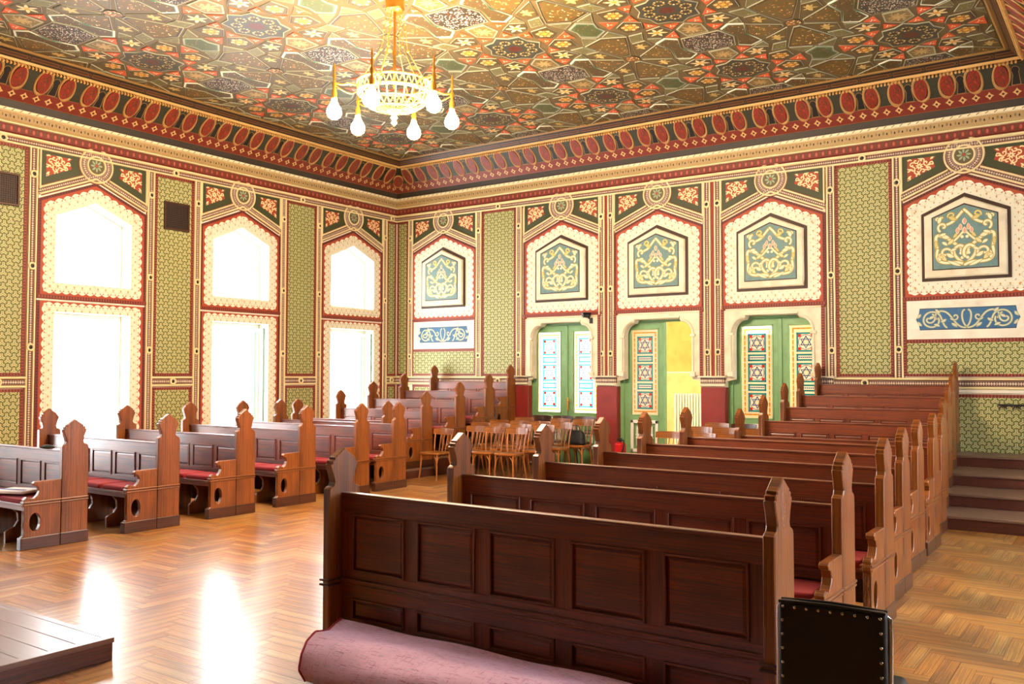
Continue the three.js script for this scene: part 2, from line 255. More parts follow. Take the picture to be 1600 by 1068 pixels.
const WIN = { half: .632, sh: 4.247, ap: 4.522, bot: 3.19, lowTop: 2.74, sill: .36 };
{
  const s = poly([[-ZE, 0], [0, 0], [0, 6.75], [-ZE, 6.75]]);
  for (const z of LEFT_BAYS) { hole(s, PENT(WIN.half, WIN.sh, WIN.ap, WIN.bot).map(([u, y]) => [u - z, y])); hole(s, [[-z - .635, WIN.sill], [-z + .635, WIN.sill], [-z + .635, WIN.lowTop], [-z - .635, WIN.lowTop]]); }
  add('wall_body', plate(s, TH, -TH), M.white, wallLeft);
}
const DOORS = [4.40, 6.485, 8.62];
{
  // outline with three door openings cut from below
  const o = [[-TH, 0]];
  const L = [3.60, 5.63, 7.78], R = [5.19, 7.33, 9.40];
  DOORS.forEach((cx, i) => {
    o.push([L[i], 0], [L[i], 1.66], [cx - .68, 1.70], [cx - .68, 2.50]);
    for (let k = 0; k <= 6; k++) { const a = k / 6 * Math.PI / 2; o.push([cx - .68 + .20 * (1 - Math.cos(a)), 2.52 + .22 * Math.sin(a)]); }
    o.push([cx - .44, 2.80], [cx + .44, 2.80]);
    for (let k = 6; k >= 0; k--) { const a = k / 6 * Math.PI / 2; o.push([cx + .68 - .20 * (1 - Math.cos(a)), 2.52 + .22 * Math.sin(a)]); }
    o.push([cx + .68, 2.50], [cx + .68, 1.70], [R[i], 1.66], [R[i], 0]);
  });
  o.push([XE + TH, 0], [XE + TH, 6.75], [-TH, 6.75]);
  add('wall_body', plate(poly(o), .13, -.13), M.cream, wallBack);
}
{ // side aisle beyond the beam on the right, and the wall behind the camera
  const s = poly([[0, 0], [ZE, 0], [ZE, 6.75], [0, 6.75]]);
  for (const z of [3.6, 6.8, 10.0]) hole(s, [[z - .7, .9], [z + .7, .9], [z + .7, 4.2], [z - .7, 4.2]]);
  add('wall_body', plate(s, TH, -TH), M.hall, wallRight); wallRight.position.x = XE; wallRight.rotation.y = -Math.PI / 2;
  add('wall_body', plate(poly([[-TH, 0], [XE + TH, 0], [XE + TH, 6.75], [-TH, 6.75]]), TH, 0), M.hall, wallFront); wallFront.position.z = ZE;
}
const beam = structure('trim_1');
add('beam', box(.45, 1.0, ZE, XR + .225, 6.25, ZE / 2), M.cream, beam);
add('aisle_ceiling', box(XE - XR - .45, .12, ZE, (XE + XR + .45) / 2, 5.81, ZE / 2), M.plain, beam);

// ---------- painted decoration of the walls ----------
function boss(w, u, y) { add('boss', [lathe([[.062, -.005], [.062, .018], [.052, .03], [.034, .03], [.03, .008]], 16).rotateX(Math.PI / 2).translate(u, y, .02)], M.ridge, w); add('boss_centre', [new THREE.SphereGeometry(.033, 12, 6, 0, 6.2832, 0, Math.PI / 2).scale(1, .5, 1).rotateX(Math.PI / 2).translate(u, y, .022)], M.black, w); }
function column(w, u, y0, y1 = 5.235, bosses = [4.82, 3.415, 2.181]) {
  add('ground_strip', bar(u, y0, u, y1, .168, .006, .96), M.ground, w);
  add('chain_moulding', bar(u, y0, u, y1, .05, .02, .8), M.chain, w);
  for (const s of [-1, 1]) add('beige_moulding', bar(u + s * .052, y0, u + s * .052, y1, .032, .034), M.ridge, w);
  for (const b of bosses) boss(w, u, b);
}
function framed(w, u0, u1, y0, y1, name = 'stencilled_panel') {       // a stencilled field in a red chequered border
  const b = .048, c = .025;
  add(name, plate(poly([[u0 + b, y0 + b], [u1 - b, y0 + b], [u1 - b, y1 - b], [u0 + b, y1 - b]]), .008), M.stencil, w);
  add('red_border', [bar(u0 + c, y0, u0 + c, y1, .05, .014, .8), bar(u1 - c, y0, u1 - c, y1, .05, .014, .8), bar(u0, y0 + c, u1, y0 + c, .05, .014, .8), bar(u0, y1 - c, u1, y1 - c, .05, .014, .8)], M.redCheck, w);
}
function medallion(w, u) {
  add('medallion_rosette', uvRect(plate(new THREE.Shape().absarc(0, 0, .132, 0, Math.PI * 2, false), .022, 0, 0, 20), -.132, -.132, .264, .264).translate(u, 5.13, 0), M.rosette, w);
  const flat = (r, t, d) => new THREE.TorusGeometry(r, t, 6, 36).scale(1, 1, d).translate(u, 5.13, .012);
  add('medallion_ring', flat(.148, .018, 1.4), M.ridge, w); add('ground_strip', plate(new THREE.Shape().absarc(0, 0, .3, 0, Math.PI * 2, false), .013, 0, 0, 20).translate(u, 5.13, 0), M.ground, w);
  const q = []; for (let i = 0; i < 36; i++) { const a = i / 36 * 6.2832, b = (i + 1) / 36 * 6.2832, f = (t, r) => [Math.cos(t) * r, Math.sin(t) * r, .018]; q.push([f(a, .165), f(a, .248), f(b, .248), f(b, .165), [a * .21, 0], [a * .21, 1], [b * .21, 1], [b * .21, 0]]); }
  add('medallion_chain', quads(q).translate(u, 5.13, 0), M.chain, w);
  add('medallion_ring', flat(.272, .017, 1.5), M.ridge, w);
}
function arch(w, u) {                 // mouldings of the gabled head of a bay, spandrels and medallion
  const Y = (o, x) => o - .426 * Math.abs(x);
  for (const s of [-1, 1]) {
    add('ground_strip', bar(u + s * .9, Y(4.967, .9), u, 4.967, .16, .006, .96), M.ground, w);
    add('chain_moulding', bar(u + s * .92, Y(4.967, .92), u + s * .0, 4.967, .05, .02, .8), M.chain, w);
    add('beige_moulding', bar(u + s * .9, Y(4.918, .9), u, 4.918, .032, .034), M.ridge, w);
    add('beige_moulding', bar(u + s * .9, Y(5.02, .9), u + s * .22, Y(5.02, .22), .032, .034), M.ridge, w);
    add('beige_moulding', bar(u + s * .895, Y(5.0, .9), u + s * .895, 5.235, .03, .03), M.ridge, w);
    const sh = new THREE.Shape(); sh.moveTo(-.888, 5.225); sh.lineTo(-.888, 4.672); sh.lineTo(-.255, 4.942); sh.absarc(0, 5.13, .29, Math.PI * 1.18, Math.PI * .895, true); sh.lineTo(-.888, 5.225);
    const g = uvRect(plate(sh, .01, 0, 0, 10), SP.x, SP.y, SP.w, SP.h);
    if (s > 0) { g.scale(-1, 1, 1); const p = g.attributes.position; for (const k of ['position', 'normal', 'uv']) { const at = g.attributes[k], n = at.itemSize; for (let i = 0; i < p.count; i += 3) for (let j = 0; j < n; j++) { const t = at.array[(i + 1) * n + j]; at.array[(i + 1) * n + j] = at.array[(i + 2) * n + j]; at.array[(i + 2) * n + j] = t; } } g.computeVertexNormals(); }
    add('spandrel_panel', g.translate(u, 0, 0), M.spandrel, w);
  }
  medallion(w, u);
}
function upperBay(w, u, open) {
  const s = poly(PENT(.915, 4.465, 4.85, 2.935));
  if (open) hole(s, PENT(WIN.half, WIN.sh, WIN.ap, WIN.bot));
  add('lace_panel', uvRect(plate(s, .012), BAY.x, BAY.y, BAY.w, BAY.h).translate(u, 0, 0), M.lace, w);
  add('red_border', [bar(u - .915, 2.968, u + .915, 2.968, .062, .022, .8)], M.redCheck, w);
  if (!open) {
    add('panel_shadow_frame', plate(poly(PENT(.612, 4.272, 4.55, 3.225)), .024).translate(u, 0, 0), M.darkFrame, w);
    add('cream_panel', plate(poly(PENT(.566, 4.232, 4.484, 3.272)), .065, .01, .02).translate(u, 0, 0), M.cream, w);
    add('panel_rim', plate(poly(PENT(.456, 4.2, 4.383, 3.384)), .004, .073).translate(u, 0, 0), M.darkFrame, w);
    add('arabesque_panel', uvRect(plate(poly(PENT(.438, 4.188, 4.36, 3.402)), .006, .074), -.44, 3.4, .88, .96).translate(u, 0, 0), M.arabesque, w);
  }
}
function topBands(w, u0, u1) {        // the run of mouldings under the cove
  add('ground_strip', bar(u0, 5.285, u1, 5.285, .2, .008, .97), M.ground, w);
  add('beige_moulding', bar(u0, 5.232, u1, 5.232, .034, .036), M.ridge, w);
  add('chain_moulding', bar(u0, 5.282, u1, 5.282, .046, .022, .8), M.chain, w);
  add('beige_moulding', bar(u0, 5.342, u1, 5.342, .05, .055), M.ridge, w);
  add('red_dotted_band', bar(u0, 5.44, u1, 5.44, .126, .04, .86), M.redDots, w);
  add('beige_moulding', bar(u0, 5.522, u1, 5.522, .034, .062), M.ridge, w);
  add('dotted_band', bar(u0, 5.612, u1, 5.612, .135, .07, .8), M.brownDots, w);
  add('rope_moulding', bar(u0, 5.71, u1, 5.71, .066, .095), M.rope, w);
}
function lowBands(w, u0, u1, boss0) {  // band at 1.57 .. 1.76 under the tall panels
  add('ground_strip', bar(u0, 1.653, u1, 1.653, .18, .006, .97), M.ground, w);
  add('beige_moulding', bar(u0, 1.72, u1, 1.72, .038, .036), M.ridge, w);
  add('chain_moulding', bar(u0, 1.652, u1, 1.652, .07, .02, .8), M.chain, w);
  add('beige_moulding', bar(u0, 1.587, u1, 1.587, .038, .036), M.ridge, w);
  if (boss0 !== undefined) boss(w, boss0, 1.652);
}
topBands(wallBack, 0, XR); topBands(wallLeft, -ZE, 0);
// back wall
for (const u of [.433, 2.345, 3.377, 9.617, 10.645, 12.575]) column(wallBack, u, 1.74);
for (const u of [5.41, 7.56]) { for (const s of [-1, 1]) column(wallBack, u + s * .1, 1.74); add('red_moulding', bar(u, 1.76, u, 5.23, .05, .012, .7), M.border, wallBack); }
for (const [u0, u1] of [[2.43, 3.295], [9.69, 10.57], [.03, .355]]) framed(wallBack, u0, u1, 1.75, 5.215);
framed(wallBack, 12.65, 12.98, 1.75, 5.215);
lowBands(wallBack, 0, 3.36, 2.86); lowBands(wallBack, 9.62, XR, 10.13);
for (const u of [1.375, 4.4, 6.485, 8.62, 11.61]) { arch(wallBack, u); upperBay(wallBack, u, false); }
for (const u of [1.375, 11.61]) {
  add('white_panel', plate(poly([[u - .845, 2.335], [u + .845, 2.335], [u + .845, 2.935], [u - .845, 2.935]]), .012), M.white, wallBack);
  const c = poly([[-.655, 2.475], [.655, 2.475], [.668, 2.55], [.71, 2.64], [.668, 2.73], [.655, 2.81], [-.655, 2.81], [-.668, 2.73], [-.71, 2.64], [-.668, 2.55]]);
  add('cartouche_panel', uvRect(plate(c, .02, 0, .004), -.71, 2.475, 1.42, .335).translate(u, 0, 0), M.cartouche, wallBack);
  add('red_border', [bar(u - .885, 1.76, u - .885, 2.935, .075, .02, .8), bar(u + .885, 1.76, u + .885, 2.935, .075, .02, .8), bar(u - .85, 2.305, u + .85, 2.305, .06, .02, .8), bar(u - .85, 1.778, u + .85, 1.778, .045, .02, .8)], M.redCheck, wallBack);
  add('stencilled_panel', plate(poly([[u - .85, 1.795], [u + .85, 1.795], [u + .85, 2.28], [u - .85, 2.28]]), .01), M.stencil, wallBack);
}
add('white_moulding', bar(9.64, 1.535, XR, 1.535, .06, .03, .7), M.white, wallBack);
add('red_border', bar(9.64, 1.468, XR, 1.468, .05, .016, .8), M.redCheck, wallBack);
add('stencilled_panel', plate(poly([[9.64, .12], [XR, .12], [XR, 1.445], [9.64, 1.445]]), .01), M.stencil, wallBack);
for (const [u0, u1] of [[.03, .355], [.5, 2.28], [2.43, 3.295]]) framed(wallBack, u0, u1, .16, 1.555);
// doors: arch mouldings and the red piers
for (const cx of DOORS) {
  const o = [[cx - .905, 2.905], [cx - .905, 1.76], [cx - .68, 1.76], [cx - .68, 2.50]];
  for (let k = 0; k <= 6; k++) { const a = k / 6 * Math.PI / 2; o.push([cx - .68 + .20 * (1 - Math.cos(a)), 2.52 + .22 * Math.sin(a)]); }
  o.push([cx - .44, 2.80], [cx + .44, 2.80]);
  for (let k = 6; k >= 0; k--) { const a = k / 6 * Math.PI / 2; o.push([cx + .68 - .20 * (1 - Math.cos(a)), 2.52 + .22 * Math.sin(a)]); }
  o.push([cx + .68, 2.50], [cx + .68, 1.76], [cx + .905, 1.76], [cx + .905, 2.905]);
  add('door_arch', plate(poly(o.reverse()), .05, 0, .012), M.cream, wallBack);
  add('arch_moulding', [bar(cx - .46, 2.825, cx + .46, 2.825, .04, .085, .7)], M.cream, wallBack);
  for (const s of [-1, 1]) {
    const pts = []; for (let k = 0; k <= 8; k++) { const a = k / 8 * Math.PI / 2; pts.push([cx + s * (.715 - .22 * (1 - Math.cos(a))), 2.5 + .27 * Math.sin(a), .055]); }
    add('arch_moulding', [tube(pts, .022, 10, 6), bar(cx + s * .715, 1.78, cx + s * .715, 2.5, .035, .075), rbox(.1, .05, .09, cx + s * .71, 2.49, .045, .01), rbox(.1, .09, .1, cx + s * .715, 1.79, .05, .012)], M.cream, wallBack);
    add('red_border', bar(cx + s * .868, 1.76, cx + s * .868, 2.93, .07, .058, .8), M.redCheck, wallBack);
  }
}
for (const [u0, u1] of [[3.27, 3.60], [5.19, 5.63], [7.33, 7.78], [9.40, 9.64]]) {
  add('red_pier', rbox(u1 - u0, 1.56, .02, (u0 + u1) / 2, .78, .01, .004), M.red, wallBack);
  add('pier_cap', [rbox(u1 - u0 + .03, .045, .06, (u0 + u1) / 2, 1.60, .03, .01), rbox(u1 - u0 + .06, .03, .1, (u0 + u1) / 2, 1.745, .05, .01)], M.cream, wallBack);
  add('pier_chain', bar(u0, 1.675, u1, 1.675, .11, .04, .75), M.chain, wallBack);
}
for (const [a, z] of [[3.6, 1], [5.19, -1], [5.63, 1], [7.33, -1], [7.78, 1], [9.4, -1]]) add('red_reveal', rbox(.012, 1.56, .12, a + z * .004, .78, -.06, .003), M.red, wallBack);
// window wall
for (const z of [.40, 2.35, 3.285, 5.24, 6.165, 8.143, 9.07, 11.03, 11.95, 13.91]) column(wallLeft, -z, .18);
for (const [z0, z1] of [[.03, .325], [2.43, 3.205], [5.32, 6.085], [8.225, 8.99], [11.11, 11.87]]) { framed(wallLeft, -z1, -z0, 1.745, 5.215); framed(wallLeft, -z1, -z0, .2, 1.555); lowBands(wallLeft, -z1 - .02, -z0 + .02, -(z0 + z1) / 2); boss(wallLeft, -(z0 + z1) / 2, 5.28); }
for (const u of [2.86, 10.13]) boss(wallBack, u, 5.28);
LEFT_BAYS.forEach((z, i) => {
  if (i < 5) {
    arch(wallLeft, -z); upperBay(wallLeft, -z, true);
    const s = poly([[-.915, .15], [.915, .15], [.915, 2.905], [-.915, 2.905]]); hole(s, [[-.635, WIN.sill], [.635, WIN.sill], [.635, WIN.lowTop], [-.635, WIN.lowTop]]);
    add('lace_panel', uvRect(plate(s, .012), LOW.x, LOW.y, LOW.w, LOW.h).translate(-z, 0, 0), M.laceLow, wallLeft);
  }
  // glazing, set back in the reveal
  const w = new THREE.Group(); w.name = `window_${i + 1}`; w.userData.kind = 'structure'; w.rotation.y = Math.PI / 2; w.position.set(-.30, 0, z); scene.add(w);
  const up = poly(PENT(WIN.half, WIN.sh, WIN.ap, WIN.bot)); hole(up, PENT(.56, 4.2, 4.445, 3.26));
  add('window_frame', plate(up, .06, -.03, .008), M.frameWhite, w);
  add('pane', plate(poly(PENT(.565, 4.203, 4.45, 3.255)), .006, -.003), M.glass, w);
  const lo = poly([[-.635, WIN.sill], [.635, WIN.sill], [.635, WIN.lowTop], [-.635, WIN.lowTop]]); hole(lo, [[-.57, .43], [.57, .43], [.57, 2.67], [-.57, 2.67]]);
  add('window_frame', plate(lo, .07, -.035, .008), M.frameWhite, w);
  add('pane', box(1.14, 2.25, .006, 0, 1.55, 0), M.glass, w);
  const cas = new THREE.Group(); cas.name = 'open_casement'; cas.position.set(.575, 1.55, -.03); cas.rotation.y = 1.25; w.add(cas);       // the right casement stands ajar to the outside
  const cs = poly([[-.52, -1.1], [0, -1.1], [0, 1.1], [-.52, 1.1]]); hole(cs, [[-.46, -1.04], [-.06, -1.04], [-.06, 1.04], [-.46, 1.04]]); if (i < 2) add('casement_frame', plate(cs, .04, -.02, .006), M.tealFrame, cas);
  add('window_sill', rbox(1.27, .04, .3, 0, WIN.sill + .015, .17, .01), M.white, w);
});
for (let k = 0; k < 3; k++) { const z = [3.6, 6.8, 10.0][k]; const w = structure(`window_${k + 7}`); w.rotation.y = -Math.PI / 2; w.position.set(XE + .28, 0, z); const s = poly([[-.7, .9], [.7, .9], [.7, 4.2], [-.7, 4.2]]); hole(s, [[-.62, .98], [.62, .98], [.62, 4.12], [-.62, 4.12]]); add('window_frame', [plate(s, .06, -.03), box(.06, 3.1, .05, 0, 2.55, 0), box(1.24, .06, .05, 0, 2.9, 0)], M.frameWhite, w); add('pane', box(1.26, 3.16, .006, 0, 2.55, 0), M.glass, w); }

// ---------- cove and ceiling ----------
const coveTex = tex(1152, 940, (c, W, H) => {          // one repeat of 0.72 m by the 0.588 m slope
  const k = W / .72, Y = (y) => H - y * k;
  c.fillStyle = '#2c2c1c'; c.fillRect(0, 0, W, H);
  for (let i = 0; i < 500; i++) { c.fillStyle = `rgba(${rnd() < .5 ? '20,20,14' : rnd() < .5 ? '110,90,50' : '70,75,60'},${rr(.05, .22)})`; c.fillRect(rnd() * W, rnd() * H, rr(3, 30), rr(3, 14)); }
  c.fillStyle = '#6f2313'; c.fillRect(0, Y(.205), W, .20 * k);
  c.fillStyle = '#9a6a38'; c.fillRect(0, Y(.205), W, 8); c.fillRect(0, Y(.012), W, 8);
  for (let i = 0; i < 160; i++) { c.fillStyle = `rgba(150,95,45,${rr(.1, .4)})`; c.fillRect(rnd() * W, Y(rr(.02, .2)), rr(2, 18), 3); }
  for (const x of [0, .18, .36, .54, .72]) { const cx = x * k, cy = Y(.105); c.fillStyle = '#c9a468'; c.beginPath(); for (let q = 0; q < 8; q++) { const a = q * Math.PI / 4, r = (q & 1 ? .034 : .06) * k; c.lineTo(cx + Math.cos(a) * r, cy + Math.sin(a) * r); } c.fill(); c.fillStyle = '#3c1a10'; c.beginPath(); c.arc(cx, cy, .018 * k, 0, 7); c.fill(); }
  const cx = .36 * k;                                   // the keyhole niche between the two ovals of a pair
  c.strokeStyle = '#b98a4a'; c.lineWidth = 16; c.fillStyle = '#0d0c09'; c.beginPath(); c.moveTo(cx - .055 * k, Y(.215)); c.lineTo(cx - .03 * k, Y(.36)); c.arc(cx, Y(.43), .05 * k, Math.PI * .8, Math.PI * .2, false); c.lineTo(cx + .055 * k, Y(.215)); c.closePath(); c.stroke(); c.fill();
  c.strokeStyle = '#a87c42'; c.lineWidth = 10; c.beginPath(); c.moveTo(cx - .1 * k, Y(.54)); c.lineTo(cx + .1 * k, Y(.54)); c.stroke();
}, { rx: 1 / .72, ry: 1 / .588 });
const ovalTex = tex(128, 128, (c, W) => { c.fillStyle = '#7c2312'; c.fillRect(0, 0, W, W); for (let i = 0; i < 60; i++) { c.fillStyle = rnd() < .5 ? 'rgba(50,50,25,.6)' : 'rgba(150,60,35,.6)'; c.beginPath(); c.arc(rnd() * W, rnd() * W, rr(2, 6), 0, 7); c.fill(); } c.fillStyle = 'rgba(60,62,30,.8)'; for (let q = 0; q < 6; q++) { c.beginPath(); c.arc(64 + Math.cos(q) * 26, 64 + Math.sin(q) * 34, 6, 0, 7); c.fill(); } });
const edgeTex = tex(512, 96, (c, W, H) => { c.fillStyle = '#1f160b'; c.fillRect(0, 0, W, H); c.fillStyle = '#6e4216'; c.fillRect(14, 26, W - 70, 46); c.fillStyle = '#3b230d'; c.fillRect(24, 36, W - 90, 24); c.strokeStyle = '#7c5120'; c.lineWidth = 6; c.beginPath(); c.arc(W - 28, 48, 20, 0, 7); c.stroke(); }, { rx: 1 / .46, ry: 1 });
Object.assign(M, { cove: std('#ffffff', .55, { map: coveTex }), oval: std('#ffffff', .5, { map: ovalTex }), ovalRing: std('#a3793f', .5), edge: std('#ffffff', .5, { map: edgeTex }), bead: std('#c9a05c', .5), darkBand: std('#352b1c', .6, { map: plasterTex }), edgeGold: std('#8b6a34', .5) });
const ceiling = structure('ceiling');
const SL = Math.hypot(.445, .46);
function cornice(parent, u0, u1, m0, m1, off, turnName) {     // m0, m1: mitre at either end
  const e = (u, d, m, s) => u + (m ? s * d : 0);
  const q = (d0, y0, d1, y1, h) => [[e(u0, d0, m0, 1), y0, d0], [e(u1, d0, m1, -1), y0, d0], [e(u1, d1, m1, -1), y1, d1], [e(u0, d1, m0, 1), y1, d1], [e(u0, d0, m0, 1) - off, 0], [e(u1, d0, m1, -1) - off, 0], [e(u1, d1, m1, -1) - off, h], [e(u0, d1, m0, 1) - off, h]];
  add('dark_band', quads([q(.07, 5.74, .10, 5.84, 1)]), M.darkBand, parent);
  add('cove', quads([q(.10, 5.84, .545, 6.30, .588)]), M.cove, parent);
  add('gold_bead', quads([q(.53, 6.285, .575, 6.28, 1), q(.575, 6.28, .592, 6.312, 1)]), M.bead, parent);
  add('edge_band', quads([q(.592, 6.312, .69, 6.40, 1)]), M.edge, parent);
  add('edge_moulding', quads([q(.69, 6.40, .73, 6.392, 1), q(.73, 6.392, .76, 6.42, 1)]), M.edgeGold, parent);
  const teeth = []; for (let u = u0 + .62; u < u1 - .62; u += .052) teeth.push(new THREE.BoxGeometry(.024, .05, .03).rotateX(-.75).translate(u, 6.262, .53));
  const t = add('dentils', teeth, M.bead, parent); t.userData.kind = 'stuff';
  const tilt = (g, u, s) => g.rotateX(Math.atan2(.445, .46)).translate(u, 5.84 + .46 / SL * s, .10 + .445 / SL * s);   // s metres up the slope
  for (let k = -2; k < 33; k++) {
    const key = off + .36 + .72 * k;
    for (const sgn of [-1, 1]) {
      const u = key + sgn * .178; if (u < u0 + (m0 ? .52 : .1) || u > u1 - (m1 ? .52 : .1)) continue;
      const el = new THREE.Shape().absellipse(0, 0, .092, .182, 0, Math.PI * 2, false, sgn * -.1);
      add('oval_panel', tilt(uvRect(plate(el, .016, 0, .005, 16), -.1, -.19, .2, .38), u, .405), M.oval, parent);
      add('oval_rim', tilt(new THREE.TorusGeometry(1, .16, 5, 28).scale(.11, .2, .09).rotateZ(sgn * .1), u, .405), M.ovalRing, parent);
    }
  }
}
const corL = new THREE.Group(), corB = new THREE.Group(), corR = new THREE.Group();
corL.name = 'cornice'; corB.name = 'cornice'; corR.name = 'cornice';
corL.name = 'trim_2'; corB.name = 'trim_3'; corR.name = 'trim_4'; corL.rotation.y = Math.PI / 2;
for (const g of [corL, corB, corR]) { g.userData.kind = 'structure'; scene.add(g); }
corR.rotation.y = -Math.PI / 2; corR.position.set(XR, 0, 0);
cornice(corL, -ZE, 0, false, true, -.83 - .36 - .72 * 30); cornice(corB, 0, XR, true, true, .83 - .36 - .72 * 3); cornice(corR, 0, ZE, true, false, .83 - .36 - .72 * 2);
{ // the corner oval
  const g = new THREE.Group(); g.name = 'corner_ornament'; corB.add(g); g.position.set(.362, 6.045, .362); g.rotation.set(0, Math.PI / 4, 0);
  const t = .94; add('oval_panel', uvRect(plate(new THREE.Shape().absellipse(0, 0, .1, .15, 0, Math.PI * 2), .02, 0, .005, 16), -.1, -.15, .2, .3).rotateX(t), M.oval, g); add('oval_rim', new THREE.TorusGeometry(1, .14, 5, 28).scale(.115, .165, .1).rotateX(t), M.ovalRing, g);
}

// ceiling panels: a star lattice of 2.36 m by 2.65 m
const CX = 6.55, CZ = 2.05, PX = 2.36, PZ = 2.65;
const R4 = (p) => [p, p.map(([a, b]) => [-a, b]).reverse(), p.map(([a, b]) => [a, -b]).reverse(), p.map(([a, b]) => [-a, -b])];
const RA = (p) => [p, p.map(([a, b]) => [-a, b]).reverse()], RB = (p) => [p, p.map(([a, b]) => [a, -b]).reverse()];
const ngon = (n, r1, r2, a0, cx, cy) => Array.from({ length: n }, (_, i) => { const r = i & 1 ? r2 : r1, a = a0 + i * 6.2832 / n; return [cx + Math.cos(a) * r, cy + Math.sin(a) * r]; });
const CELL = [
  ['rosette_panel', [ngon(8, .05, .05, .39, 0, 0)], '#5a4318'], ['kite_panel', R4([[.045, .035], [.205, .122], [.2, .206], [.112, .204]]), '#554620'],
  ['pentagon_panel', RA([[.055, .012], [.055, -.012], [.212, -.112], [.228, -.128], [.262, 0], [.228, .128], [.212, .112]]), '#5a471b'],
  ['floral_panel', RB([[.018, .052], [.1, .212], [.142, .31], [0, .366], [-.142, .31], [-.1, .212], [-.018, .052]]), '#5a471b'],
  ['rhomb_panel', R4([[.116, .22], [.2, .222], [.242, .31], [.153, .312]]), '#625c36'],
  ['zigzag_panel', RA([[.308, .178], [.228, .136], [.268, 0], [.228, -.136], [.308, -.178], [.37, -.13], [.328, 0], [.37, .13]]), '#4a3a1a'],
  ['hexagon_panel', [[[0, .382], [.086, .44], [.072, .5], [.086, .56], [0, .618], [-.086, .56], [-.072, .5], [-.086, .44]]], '#424a26'],
  ['small_triangle_panel', [...R4([[.014, .374], [.142, .324], [.09, .425]]), ...R4([[.3, .186], [.222, .222], [.228, .15]])], '#625b36'],
  ['flower_panel', R4([[.15, .44], [.162, .342], [.275, .35], [.31, .435], [.225, .492]]), '#4a3b1a'],
  ['star_flower_panel', R4([[.23, .24], [.31, .2], [.4, .255], [.368, .338], [.272, .322]]), '#4a3b1a'],
  ['orange_triangle_panel', [...RA([[.112, .442], [.205, .5], [.112, .558]]), ...RA([[.232, .5], [.3, .452], [.3, .548]]), ...R4([[.312, .425], [.288, .348], [.37, .352]]), ...R4([[.392, .34], [.408, .268], [.478, .322]]), ...R4([[.322, .188], [.392, .142], [.405, .24]])], '#cc4a18'],
  ['brown_hexagon_panel', RB([[.5, .312], [.42, .25], [.432, .136], [.568, .136], [.58, .25]]), '#6a5a30'],
  ['speckled_panel', [[[.34, 0], [.382, -.122], [.618, -.122], [.66, 0], [.618, .122], [.382, .122]]], '#2e2617'],
  ['star_panel', [ngon(16, .182, .15, 0, .5, .5)], '#30332a'],
];
const inset = (p, d) => { const cx = p.reduce((s, q) => s + q[0], 0) / p.length, cy = p.reduce((s, q) => s + q[1], 0) / p.length; return p.map(([x, y]) => { const L = Math.hypot(x - cx, y - cy); return [x + (cx - x) * d / L, y + (cy - y) * d / L]; }); };
